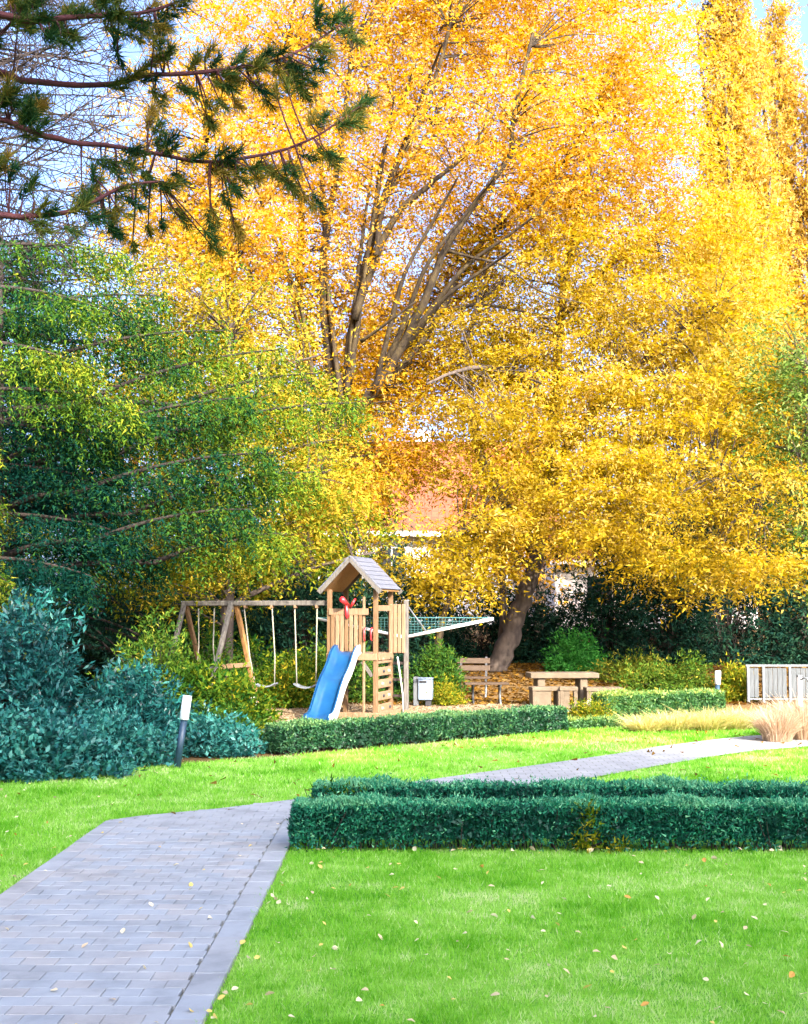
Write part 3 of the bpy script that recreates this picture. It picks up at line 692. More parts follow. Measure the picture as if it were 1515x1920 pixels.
# pale green tree at the right edge
bx = at(1530, 1290, 30.5)
tree('green_thuja', 'soft light green thuja beside the beech on the right', 'tree', (bx[0], 30.5, 0.1), simple_limbs((bx[0], 30.5, 0.1), 8.0, 12, 1.6), [PL(*a) for a in [
    (1455, 640, 30.5, 50, 50, 1.2, 1.1, .1), (1490, 710, 30.5, 70, 55, 1.5, 1.1, .05), (1490, 790, 30, 70, 60, 1.5, 1.1, .05), (1515, 880, 30, 70, 60, 1.5, 1.1, 0), (1530, 970, 30, 60, 60, 1.4, 1, -.1), (1560, 760, 30.5, 90, 120, 2, 1, 0), (1545, 1060, 30, 50, 60, 1.3, 1, -.15)]],
    leaf_mat('thuja_leaf', [(.03, .08, .015), (.10, .18, .03), (.20, .28, .06), (.34, .38, .12)], None, .3, k=.7), BARK, leaf=.10, per=13, K=12, kd=13, tint=(.5, .22), droop=.4)

# tall trees in front of the apartment block, behind the photographer (their tops dapple the far lawn)
for i, (x, h) in enumerate([(4.5, 21.2), (9.0, 21.9), (12.9, 20.2), (16.4, 21.3), (20.4, 20.2), (1.5, 21.2)]):
    b = np.array((x, -15.5 + (i % 2) * 1.2, 0.0)); lob = []
    for k in range(7):
        a = k * 2.4 + i; t = k / 6
        lob.append((b + np.array((math.cos(a) * 1.7 * (1 - t * .3), math.sin(a) * 1.2, h * (.45 + .52 * t))), (2.1 - .5 * t, 1.5, h * .07), 1.0 + 1.3 * t, 0))
    tree('shade_tree', ['wide', 'tallest', 'slim', 'tall', 'outermost', 'leftmost'][i] + ' golden tree standing before the apartment block', 'tree', tuple(b), simple_limbs(b, h * .9, 9, 2.6, .2, i), lob, GOLD, BARK, leaf=.26, per=9, K=8, spray=.8, spw=.25, clump=.6, kd=3.2, group='trees before the apartment block')

# trees of the far belt behind everything
belt = [('far_maple', 300, 46, 560, 200, GOLD, 'ochre tree crown showing behind the lime maple'), ('far_maple', 640, 47, 640, 190, YELLOW, 'yellow olive tree crown behind the beech stems'),
        ('far_maple', 1010, 48, 620, 190, GOLD, 'golden brown tree filling the gap behind the leaning beech'), ('far_maple', 1280, 47, 560, 200, YELLOW, 'dull yellow tree behind the right beech boughs'),
        ('far_maple', 60, 47, 600, 170, OLIVE, 'olive tree crown behind the hemlock on the left'), ('far_maple', 1500, 49, 560, 160, GOLD, 'amber tree crown in front of the poplar feet')]
for i, (nm, px, D, top, rx, mt, lab) in enumerate(belt):
    b = at(px, 1150, D); z0 = float(gz(b[0], D)); zt = at(px, top, D)[2]; h = zt - z0
    lob = []
    for k in range(9):
        a = k * 2.4 + i; t = k / 8
        lob.append((np.array((b[0] + math.cos(a) * rx * D / F * .5, D + math.sin(a) * 1.6, z0 + h * (.28 + .62 * t))), (rx * D / F * (.62 - .2 * t), 2.0, h * .16), 1.0, rng.normal(0, .05)))
    hv = [(at(803, 955, D), (1.35, 9, 1.25)), (at(765, 1015, D), (1.1, 9, .85)), (at(1070, 1065, D), (1.2, 9, .6))]
    tree(nm, lab, 'tree', (b[0], D, z0), simple_limbs((b[0], D, z0), h * .9, 9, 3, .22, i), lob, mt, BARK, leaf=.2, per=9, K=9, spray=.8, spw=.25, clump=.8, kd=4.6, voids=hv, tint=(.42, .2), group='trees of the far belt')

# hemlock on the left
def conifer(name, label, base, h, r, leafmat, nb, leaf, droop=.5, hang=.55, K=10, tint=(.45, .2), z0=.08, group=None, sprays=26, azr=(0, 2 * math.pi)):
    root = empty(name, base, label, 'tree', group=group); b = np.array(base, float)
    MB().tube([b + np.array((0, 0, z)) for z in np.linspace(-.1, h, 8)], list(np.linspace(.26, .03, 8)), 8, jit=.06).build('trunk', BARKD, root, True, True)
    f = rng.random(nb) ** .85 * (1 - z0) + z0
    a = rng.uniform(azr[0], azr[1], nb); L = r * (1 - f) ** .75 * rng.uniform(.75, 1.15, nb) + .15
    d = np.stack([np.cos(a), np.sin(a), np.zeros(nb)], 1)
    P0 = b + np.stack([np.zeros(nb), np.zeros(nb), f * h], 1)
    P2 = P0 + d * L[:, None] - np.array((0, 0, 1)) * (L * droop * .55)[:, None]
    P1 = P0 + d * (L * .55)[:, None] + np.array((0, 0, 1)) * (L * .18)[:, None]
    V, Fq = tubes(P0, P1, P2, .015 + L * .010, np.full(nb, .006), 6, 5)
    link('branches', np_mesh('branches', V, Fq, smooth=True), BARKD, root, True)
    n = nb * sprays; i = np.repeat(np.arange(nb), sprays)
    keep = rng.random(n) < np.clip(L[i] / L.max() * 1.2, .15, 1); i = i[keep]; n = len(i)
    t = (rng.random(n) ** .7)[:, None]
    C = (1 - t) ** 2 * P0[i] + 2 * t * (1 - t) * P1[i] + t * t * P2[i]
    sd = np.stack([-d[i][:, 1], d[i][:, 0], np.zeros(n)], 1) * rng.choice((-1, 1), n)[:, None]
    C = C + sd * (rng.random(n) * .28 * L[i] * (1.1 - t[:, 0]))[:, None]
    D = nrm(d[i] * .8 + sd * rng.uniform(.2, 1, (n, 1)) + np.array((0, 0, -hang)) + rng.normal(size=(n, 3)) * .3)
    P, A, N, Ls, W = spray_leaves(C, D, K, .42, .09, leaf, .6, .38)
    V, Fq = leaf_quads(P, A, N, Ls, W)
    tn = np.clip(tint[0] + np.repeat(rng.normal(0, .13, nb)[i] + .18 * (t[:, 0] - .55), K) + rng.normal(0, tint[1], len(P)), 0, 1)
    link('crown', np_mesh('crown', V, Fq, tn), leafmat, root, True)
    return root
def boughs(name, label, base, h, lst, mat, bark):
    root = empty(name, base, label, 'tree'); b = np.array(base, float)
    MB().tube([b + np.array((0, 0, z)) for z in np.linspace(-.1, h, 8)], list(np.linspace(.30, .05, 8)), 9, jit=.06).build('trunk', bark, root, True, True)
    C, D, T, LN = [], [], [], []
    P0, P1, P2 = [], [], []
    for (ax, ay, bx_, by, Dp, ts, dens) in lst:
        a, e = at(ax, ay, Dp + .5), at(bx_, by, Dp - .4)
        m = (a + e) / 2 + np.array((0, 0, .10 * np.linalg.norm(e - a)))
        P0.append(a); P1.append(m); P2.append(e)
        n = int(np.linalg.norm(e - a) * 95 * dens)
        t = rng.random(n)[:, None] ** .8
        p = (1 - t) ** 2 * a + 2 * t * (1 - t) * m + t * t * e
        sd = rng.choice((-1, 1), n)
        fan = (.75 * (1.05 - t[:, 0]) + .12)
        off = rng.random(n) * fan
        ax_ = nrm(e - a)
        p = p + np.array((.25, 1, 0))[None] * (sd * off)[:, None] + ax_ * (off * .5)[:, None]; p[:, 2] -= .25 * off + np.abs(rng.normal(0, .20, n)) - .12
        C.append(p)
        D.append(nrm(ax_ * rng.uniform(.2, 1, (n, 1)) + np.array((.2, .8, 0)) * sd[:, None] * rng.uniform(.1, .8, (n, 1)) + np.array((0, 0, -1)) * rng.uniform(.2, 1.5, (n, 1)) + rng.normal(size=(n, 3)) * .12))
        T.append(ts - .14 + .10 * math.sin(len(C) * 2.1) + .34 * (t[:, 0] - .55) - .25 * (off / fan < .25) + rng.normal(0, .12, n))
    P0, P1, P2 = map(np.array, (P0, P1, P2))
    V, Fq = tubes(P0, P1, P2, np.full(len(P0), .05), np.full(len(P0), .012), 8, 5)
    R0 = np.stack([np.full(len(P0), b[0]), np.full(len(P0), b[1]), np.clip(P0[:, 2] - .3, .5, h - .3)], 1)
    V2, F2 = tubes(R0, (R0 + P0) / 2 + np.array((0, 0, .25)), P0, np.full(len(P0), .07), np.full(len(P0), .05), 6, 5)
    link('branches', np_mesh('branches', np.concatenate([V, V2]), np.concatenate([Fq, F2 + len(V)]), smooth=True), bark, root, True)
    C, D, T = np.concatenate(C), np.concatenate(D), np.concatenate(T)
    P, A, N, L, W = spray_leaves(C, D, 14, .50, .075, .08, .6, .42, sag=.35)
    V, Fq = leaf_quads(P, A, N, L, W)
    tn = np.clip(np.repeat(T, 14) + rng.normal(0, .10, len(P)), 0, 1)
    link('crown', np_mesh('crown', V, Fq, tn), mat, root, True)
hx = at(-20, 1290, 23.5)[0]
BG = [(-80, 470, 230, 480, 23.5, .5, 1), (-80, 540, 180, 575, 22.3, .60, .9), (-40, 600, 300, 555, 23.2, .42, .8), (-80, 640, 170, 690, 21.8, .66, .9), (40, 690, 420, 620, 22.8, .6, .6), (-60, 735, 250, 765, 21.8, .60, .9), (130, 765, 530, 655, 22.6, .62, .6), (90, 840, 470, 745, 22.2, .48, 1), (210, 855, 670, 755, 22.4, .66, .75),  # low tints put the shade of the lower-left boughs into the needle colour
      (-80, 800, 200, 830, 22.8, .14, 1.2), (140, 925, 510, 850, 21.9, .42, 1), (-80, 875, 210, 910, 22.8, .10, 1.2), (240, 965, 590, 885, 22.2, .55, .8), (170, 1015, 470, 955, 21.8, .42, .9), (-80, 970, 230, 1000, 22.6, .10, 1.2), (290, 1055, 540, 1000, 22.0, .6, .7), (-80, 1050, 170, 1080, 22.3, .08, 1.2), (60, 930, 260, 960, 24.5, .1, 1.2), (40, 1020, 300, 1050, 24.5, .1, 1.2),
      (40, 560, 290, 610, 24.6, .35, .9), (100, 640, 360, 690, 24.8, .30, .9), (120, 800, 420, 800, 24.8, .2, 1), (260, 910, 500, 910, 24.5, .3, .8), (-80, 700, 120, 720, 24.2, .2, 1), (0, 770, 240, 800, 24.6, .1, 1.1), (0, 850, 240, 870, 24.8, .1, 1.1), (330, 760, 600, 700, 24, .6, .5), (-80, 580, 60, 610, 24, .3, 1)]
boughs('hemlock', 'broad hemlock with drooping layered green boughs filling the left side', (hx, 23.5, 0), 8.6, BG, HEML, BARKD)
conifer('hemlock', 'narrow hemlock with yellowish tips right at the left frame edge', (-8.3, 21.5, 0), 7.6, 2.6, HEML, 170, .10, .6, .7, 10, (.55, .2), .2, sprays=36)
conifer('dark_spruce', 'dark blue-green spruce behind the rhododendron on the left', (-8.2, 27, 0), 10, 4.0, DARKC, 160, .13, .45, .4, 9, (.5, .25), .03, sprays=36)

# yew and laurel understory behind tables
und = [(575, 31.5, 1.5, 3.4, 'dark teal yew behind the swing beam'), (705, 31, 1.3, 3.9, 'dark yew rising behind the tower roof'), (790, 37.5, 1.6, 2.6, 'dark yew behind the white net poles'), (900, 38.5, 1.9, 2.5, 'dark yew just left of the leaning trunk'),
       (1040, 38.5, 2.0, 2.0, 'dark yew just right of the leaning trunk'), (1150, 37.5, 1.9, 3.1, 'dark yew behind the stone table end'), (1260, 37, 1.9, 3.2, 'dark yew behind the small right hedge'),
       (1360, 36.5, 1.9, 3.5, 'dark yew behind the far bollard'), (1470, 36.5, 2.0, 3.8, 'dark yew behind the metal fence'), (1570, 36, 2.0, 3.6, 'dark yew cut off by the frame edge')]
for px, D, r, h, lab in und:
    x = at(px, 1150, D)[0]; h = h * (1.65 if px > 1100 else 1.0)  # right-hand yews heightened to imitate dark shade in the beech bough gaps
    shrub('yew', lab, (x, D, float(gz(x, D))), (r, r * .8, h), DARKC, 15000 if px > 1100 else 10000, .14, .4, 'shrub', 'dark yews along the back', per=12, K=9, clump=.25, spray=.4, tint=(.5, .28), up=.1)
for px, D, r, h, lab in [(100, 30, 3.0, 3.0, 'dark yew deep behind the rhododendron'), (250, 31, 2.6, 2.6, 'dark yew deep behind the olive bush'), (420, 32.5, 2.6, 2.4, 'dark yew behind the swing frame')]:
    x = at(px, 1150, D)[0]
    shrub('yew', lab, (x, D, float(gz(x, D))), (r, r * .7, h), DARKC, 10000, .15, .4, 'shrub', 'dark yews along the back', per=12, K=9, clump=.25, spray=.4, tint=(.6, .28), up=.1)

for px, D, r, lab, tn in [(230, 33.5, (2.3, 1.3, 4.4), 'tall yellow-green hazel filling the gap below the hemlock', .52), (400, 35.0, (2.4, 1.3, 4.6), 'tall golden hazel behind the swing beam', .66), (560, 36, (1.9, 1.3, 4.0), 'yellowing hazel between swing and tower roof', .60)]:
    x = at(px, 1150, D)[0]
    shrub('hazel', lab, (x, D, float(gz(x, D))), r, LIME, 13000, .15, .6, 'shrub', 'tall hazels behind the playground', per=10, K=9, clump=.35, spray=.5, tint=(tn, .2), up=.1)
# slender leaning stem behind the poles
b = at(815, 1238, 30.5)
tree('young_beech', 'thin leaning young beech stem beyond the litter bin', 'tree', (b[0], 30.5, float(gz(0, 30.5))), [LM([(815, 1240), (822, 1200), (834, 1150), (850, 1090)], 30.5, .11, .05)], [PL(850, 1085, 30.5, 60, 40, 1.2, 1.2, -.05), PL(790, 1080, 30.5, 40, 40, 1.0, 1.0, -.15)], YELLOW, BARKL, leaf=.11, per=12, K=10, kd=14)

# ------------------------------------------------------------------ pine by the path (its boughs hang into the picture)
def pine():
    base = np.array((-4.6, 6.6, 0.0))
    root = empty('pine', tuple(base), 'pine whose dark needle tufts and reddish boughs hang into the top left', 'tree')
    mb = MB(); mb.tube([base + np.array((0, 0, z)) for z in (-.1, 3, 6, 9, 12, 15)], [.3, .27, .22, .17, .12, .05], 10, jit=.05)
    mb.build('trunk', BARKP, root, True, True)
    def Q(l, r0, r1): return [(at(px, py, D), r0 + (r1 - r0) * i / (len(l) - 1)) for i, (px, py, D) in enumerate(l)]
    tk = lambda z: base + np.array((0, 0, z))
    B = [[(tk(5.2), .07)] + Q([(-60, 125, 9.6), (40, 150, 9.8), (110, 158, 9.9), (210, 158, 10), (270, 142, 10), (350, 138, 10.1), (460, 125, 10.3), (520, 112, 10.4), (580, 85, 10.5), (640, 45, 10.6)], .030, .008),
         [(tk(4.8), .07)] + Q([(-60, 215, 9.2), (60, 248, 9.4), (130, 265, 9.5), (200, 272, 9.6), (290, 288, 9.7), (370, 302, 9.8), (440, 300, 9.9), (540, 278, 10), (610, 245, 10), (680, 195, 10.1)], .025, .007),
         [(tk(5.6), .06)] + Q([(-40, 20, 9.0), (60, 40, 9.2), (150, 30, 9.3), (260, 25, 9.4), (330, 5, 9.5)], .03, .010),
         [(tk(4.2), .05)] + Q([(-60, 400, 9.0), (60, 405, 9.2), (150, 390, 9.3), (230, 350, 9.4), (300, 340, 9.5)], .026, .008)]
    for lb in B: 
        P, R = smooth_limb(lb, 3); mb = MB(); mb.tube(P, R, 7, jit=.1); mb.build('bough', BARKP, root, True, True)
    T = [(30, 45, 9.2), (75, 40, 9.2), (110, 60, 9.3), (140, 25, 9.3), (180, 10, 9.4), (235, 40, 9.4), (250, 50, 9.4), (300, 45, 9.5), (330, 15, 9.5), (130, 65, 9.3), (290, 75, 9.8), (300, 30, 9.6), (280, 15, 9.5), (60, 5, 9.2), (215, 90, 9.7),
         (30, 200, 9.4), (45, 225, 9.4), (20, 185, 9.3), (70, 205, 9.4), (55, 190, 9.5), (220, 165, 10), (240, 150, 10), (268, 130, 10), (300, 85, 10), (360, 125, 10.1), (400, 120, 10.2), (420, 140, 10.2), (440, 120, 10.3), (410, 160, 10.2), (470, 130, 10.3), (520, 125, 10.4), (540, 135, 10.4), (560, 130, 10.4), (575, 150, 10.4), (565, 175, 10.4),
         (600, 50, 10.5), (620, 45, 10.5), (635, 30, 10.6), (640, 60, 10.6), (590, 90, 10.5), (350, 170, 10.1), (480, 165, 10.3), (440, 190, 10.2), (390, 195, 10.1), (500, 190, 10.2),
         (200, 300, 9.6), (215, 320, 9.6), (235, 305, 9.6), (255, 290, 9.6), (290, 245, 9.7), (295, 265, 9.7), (280, 220, 9.7), (410, 310, 9.9), (430, 340, 9.9), (350, 300, 9.8), (330, 330, 9.8), (420, 370, 9.9), (400, 400, 9.9), (490, 310, 10), (510, 325, 10), (530, 335, 10), (545, 350, 10), (600, 285, 10), (615, 300, 10), (640, 235, 10), (660, 215, 10.1), (675, 195, 10.1), (660, 235, 10.1), (590, 370, 10), (600, 230, 10),
         (90, 400, 9.2), (150, 385, 9.3), (170, 410, 9.3), (70, 430, 9.2), (230, 355, 9.4), (250, 380, 9.4), (180, 350, 9.4), (10, 310, 9.1), (20, 330, 9.1), (60, 350, 9.1), (310, 350, 9.5), (440, 430, 10), (130, 430, 9.3), (340, 410, 9.7)]
    T += [(rng.uniform(-20, 330), rng.uniform(-10, 75), rng.uniform(9.1, 9.6)) for _ in range(14)] + [(rng.uniform(-10, 130), rng.uniform(170, 260), rng.uniform(9.2, 9.6)) for _ in range(4)] + [(rng.uniform(230, 600), rng.uniform(100, 230), rng.uniform(9.9, 10.3)) for _ in range(8)] + [(rng.uniform(150, 480), rng.uniform(290, 440), rng.uniform(9.5, 10)) for _ in range(12)]
    C = np.array([at(*t) for t in T]); C = np.concatenate([C, C + rng.normal(size=C.shape) * .06])
    nv = len(C)
    allP = np.concatenate([np.array(smooth_limb(lb, 6)[0]) for lb in B])
    j = np.linalg.norm(C[:, None] - allP[None], axis=2).argmin(1)
    V, Fq = tubes(allP[j], (allP[j] + C) / 2 + rng.normal(size=C.shape) * .02, C, np.full(nv, .009), np.full(nv, .005), 4, 4)
    link('branches', np_mesh('branches', V, Fq), BARKP, root, True)
    def needles(C, n, ln, w, dirb):
        m = len(C); i = np.repeat(np.arange(m), n)
        ax = nrm(dirb[i] + rng.normal(size=(m * n, 3)) * .75)
        L = ln * rng.uniform(.7, 1.2, m * n)
        P = C[i] + dirb[i] * (rng.uniform(-.06, .08, (m * n, 1))) + ax * (L / 2)[:, None]
        V, Fq = leaf_quads(P, ax, rdir(m * n), L, np.full(m * n, w))
        tn = np.clip(.52 + rng.normal(0, .26, m)[i] + rng.normal(0, .12, m * n), 0, 1)
        return V, Fq, tn
    db = nrm(C - allP[j] + np.array((.12, .02, .06)))
    V, Fq, tn = needles(C, 120, .105, .0085, db)
    link('needles', np_mesh('needles', V, Fq, tn), PINE, root, True)
    # the crown above the frame
    nb = 60
    f = rng.uniform(6.9, 14.5, nb); a = rng.uniform(0, 2 * math.pi, nb); L = 6.6 * (1 - (f - 6.9) / 10) * rng.uniform(.7, 1.1, nb)
    d = np.stack([np.cos(a), np.sin(a), np.full(nb, .16)], 1)
    d[:, 2] += np.where(d[:, 1] > 0, .16, 0)
    P0 = np.stack([np.full(nb, base[0]), np.full(nb, base[1]), f], 1); P2 = P0 + d * L[:, None]
    P1 = (P0 + P2) / 2 - np.array((0, 0, .2))
    V, Fq = tubes(P0, P1, P2, np.full(nb, .06), np.full(nb, .012), 6, 5)
    link('upper_boughs', np_mesh('upper_boughs', V, Fq), BARKP, root, True)
    i = np.repeat(np.arange(nb), 46); t = rng.uniform(.2, 1.02, len(i))[:, None]
    C = P0[i] * (1 - t) ** 2 + 2 * t * (1 - t) * P1[i] + t * t * P2[i] + rng.normal(size=(len(i), 3)) * np.array((.4, .4, .2))
    V, Fq, tn = needles(C, 16, .22, .035, nrm(d[i] + rng.normal(size=(len(i), 3)) * .5))
    link('crown', np_mesh('crown', V, Fq, tn), PINE, root, True)
pine()

# bare larch: fine twigs against the sky at the upper left
def larch():
    D = 26.0; b = at(-170, 1150, D); base = np.array((b[0], D, 0.0))
    root = empty('bare_larch', tuple(base), 'nearly bare larch whose fine twigs net the sky at upper left', 'tree')
    MB().tube([base + np.array((0, 0, z)) for z in np.linspace(-.1, 17, 9)], list(np.linspace(.24, .04, 9)), 8, jit=.05).build('trunk', BARKD, root, True, True)
    nb = 80; f = rng.uniform(8.0, 16.5, nb); a = rng.uniform(-.9, 1.2, nb); L = rng.uniform(3.0, 6.0, nb)
    d = np.stack([np.cos(a), np.sin(a), rng.uniform(-.15, .35, nb)], 1)
    P0 = base + np.stack([np.zeros(nb), np.zeros(nb), f], 1); P2 = P0 + d * L[:, None]; P1 = (P0 + P2) / 2 + rng.normal(size=(nb, 3)) * .2
    V, Fq = tubes(P0, P1, P2, np.full(nb, .035), np.full(nb, .01), 6, 4)
    link('branches', np_mesh('branches', V, Fq), BARKD, root, True)
    m = 3200; i = rng.integers(0, nb, m); t = rng.uniform(.15, 1, m)[:, None]
    Q0 = P0[i] * (1 - t) ** 2 + 2 * t * (1 - t) * P1[i] + t * t * P2[i]
    Q2 = Q0 + nrm(d[i] * .4 + rng.normal(size=(m, 3)) * .9 + np.array((0, 0, -.15))) * rng.uniform(.4, 1.3, m)[:, None]
    V, Fq = tubes(Q0, (Q0 + Q2) / 2 + rng.normal(size=(m, 3)) * .08, Q2, np.full(m, .011), np.full(m, .007), 4, 3)
    link('twigs', np_mesh('twigs', V, Fq), BARKD, root, True)
larch()

# ------------------------------------------------------------------ shrubs on the left and round the playground
def S(name, label, px, py, D, r, mat, n, leaf, aspect=.45, **k):
    x = at(px, py, D)[0]
    return shrub(name, label, (x, D, float(gz(x, D))), r, mat, n, leaf, aspect, **k)
S('rhododendron', 'large glossy teal rhododendron at the left frame edge', 15, 1300, 18.6, (1.3, 1.05, 2.15), RHOD, 26000, .12, .3, tint=(.36, .24), clump=.14, spray=.16, K=7, per=8, up=.5)
S('rhododendron', 'smaller dark rhododendron between the big one and the swing', 250, 1300, 19.3, (.85, .8, 1.15), RHOD, 14000, .12, .3, tint=(.3, .2), clump=.14, spray=.16, K=7, per=8, up=.5)
S('laurel', 'low glossy laurel at the lawn edge far left', 60, 1440, 16.0, (1.15, .7, .64), RHOD, 13000, .09, .5, tint=(.72, .28), clump=.1, spray=.14, K=6, per=8, up=.6)
S('laurel', 'low laurel just left of the white-topped bollard', 205, 1440, 17.1, (.72, .6, .58), RHOD, 9000, .085, .5, tint=(.72, .28), clump=.1, spray=.14, K=6, per=8, up=.6)
S('laurel', 'small blue-green laurel at the foot of the bollard', 395, 1440, 18.4, (.60, .5, .50), RHOD, 7000, .075, .45, tint=(.72, .28), clump=.1, spray=.12, K=6, per=8, up=.6)
S('laurel', 'low laurel cut off by the left frame edge', -60, 1440, 15.8, (.9, .8, .8), RHOD, 8000, .09, .5, tint=(.55, .25), clump=.1, spray=.14, K=6, per=8, up=.6)
S('olive_bush', 'tall olive bush left of the swing frame', 290, 1330, 21.6, (.85, .8, 1.95), OLIVE, 16000, .075, .5, tint=(.42, .25), clump=.14, spray=.2, K=7, per=9, up=.3)
S('green_bush', 'loose green bush covering the feet of the swing frame', 385, 1330, 21.0, (.62, .6, 1.15), LIME, 9000, .085, .5, tint=(.18, .16), clump=.14, spray=.22, K=6, per=8, up=.3)
S('yellow_bush', 'yellow-green bush in front of the swing seat', 448, 1380, 20.3, (.36, .36, .98), LIME, 6000, .085, .6, tint=(.30, .2), clump=.12, spray=.2, K=6, per=8, up=.4)
S('green_bush', 'dark green bush beside the end of the tower hedge', 420, 1400, 19.0, (.5, .45, .55), OLIVE, 5000, .07, .5, tint=(.3, .2), clump=.1, spray=.16, K=6, per=8)
for px, D, r, lab, mt, tn in [(480, 29.3, (.9, .7, 1.3), 'leafy bush behind the left swing rope', LIME, .18), (560, 28.7, (.7, .6, 1.15), 'yellow-leaved bush behind the middle swings', LIME, .34), (640, 29.2, (.8, .7, 1.3), 'grey-green bush behind the slide', OLIVE, .35),
                          (390, 28.4, (1.0, .8, 1.6), 'olive bush seen through the swing frame', OLIVE, .38), (545, 27.6, (.35, .3, .7), 'low yellow shrub under the swings', LIME, .42)]:
    S('playground_bush', lab, px, 1300, D, r, mt, 7500, .085, .55, tint=(tn, .2), clump=.16, spray=.24, K=6, per=8, group='bushes behind the swings')
S('green_bush', 'blue-green bush behind the litter bin', 812, 1300, 29.3, (.62, .5, 1.25), OLIVE, 9000, .085, .5, tint=(.25, .2), clump=.14, spray=.2, K=6, per=8)
S('green_bush', 'low pale bush at the right side of the litter bin', 832, 1310, 28.2, (.32, .3, .48), LIME, 3000, .07, .5, tint=(.55, .2), clump=.1, spray=.16, K=6, per=8)
S('holly', 'bright green holly under the dark yews behind the table', 1078, 1250, 34, (.62, .5, .95), leaf_mat('holly_leaf', [(.02, .10, .02), (.04, .19, .03), (.08, .28, .05)], None, .25), 5000, .10, .5, tint=(.5, .25), clump=.14, spray=.24, K=6, per=8)
for px, D, r, lab, mt, tn in [(1222, 30.3, (.65, .5, .75), 'low olive shrub behind the right bench block', OLIVE, .6), (1290, 30.2, (.6, .5, .85), 'low green shrub behind the small hedge', OLIVE, .5), (1375, 29.4, (.35, .3, .62), 'pale lime shrub between bollard and metal fence', LIME, .55), (1180, 32.5, (.9, .6, .5), 'ochre shrub under the dark yews', OLIVE, .75)]:
    S('low_shrub', lab, px, 1290, D, r, mt, 6000, .08, .5, tint=(tn, .2), clump=.13, spray=.18, K=6, per=8, group='low shrubs beyond the right hedge')

# ------------------------------------------------------------------ hedges
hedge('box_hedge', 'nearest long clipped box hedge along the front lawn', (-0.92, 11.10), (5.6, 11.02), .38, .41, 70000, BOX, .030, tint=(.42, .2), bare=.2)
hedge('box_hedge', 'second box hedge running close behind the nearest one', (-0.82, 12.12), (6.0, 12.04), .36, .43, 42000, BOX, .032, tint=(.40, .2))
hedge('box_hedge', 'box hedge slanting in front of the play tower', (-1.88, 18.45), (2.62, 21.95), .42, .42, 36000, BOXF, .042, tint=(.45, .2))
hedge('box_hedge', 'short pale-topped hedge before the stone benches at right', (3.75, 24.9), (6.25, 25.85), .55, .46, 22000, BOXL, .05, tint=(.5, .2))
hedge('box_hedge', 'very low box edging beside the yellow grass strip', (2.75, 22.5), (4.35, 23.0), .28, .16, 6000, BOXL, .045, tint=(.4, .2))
S('green_bush', 'yellowing bush at the left end of the right hedge', 1105, 1330, 24.6, (.36, .32, .24), LIME, 3000, .055, .5, tint=(.5, .2), clump=.08, spray=.12, K=6, per=8)
S('green_bush', 'sprouting weed with pale leaves on top of the second hedge end', 640, 1470, 11.9, (.26, .2, .47), LIME, 900, .045, .45, tint=(.15, .12), clump=.05, spray=.1, K=6, per=6)
S('green_bush', 'yellow-green self-sown plant growing out of the nearest hedge', 1105, 1560, 10.95, (.20, .12, .40), LIME, 900, .045, .5, tint=(.45, .15), clump=.05, spray=.1, K=6, per=6)

# ------------------------------------------------------------------ grass
def blades(name, P, h, w, mat, lean=.35, kind='stuff', tint=None, parent=None):
    n = len(P); a = rng.uniform(0, 2 * math.pi, n); d = np.stack([np.cos(a), np.sin(a), np.zeros(n)], 1)
    tip = P + np.array((0, 0, 1)) * h[:, None] + np.stack([rng.normal(0, lean, n) * h, rng.normal(0, lean, n) * h, np.zeros(n)], 1)
    V = np.empty((n, 3, 3)); V[:, 0] = P - d * w[:, None] / 2; V[:, 1] = P + d * w[:, None] / 2; V[:, 2] = tip
    me = np_mesh(name, V.reshape(-1, 3), np.arange(3 * n).reshape(n, 3), tint)
    return link(name, me, mat, parent, parent is not None)

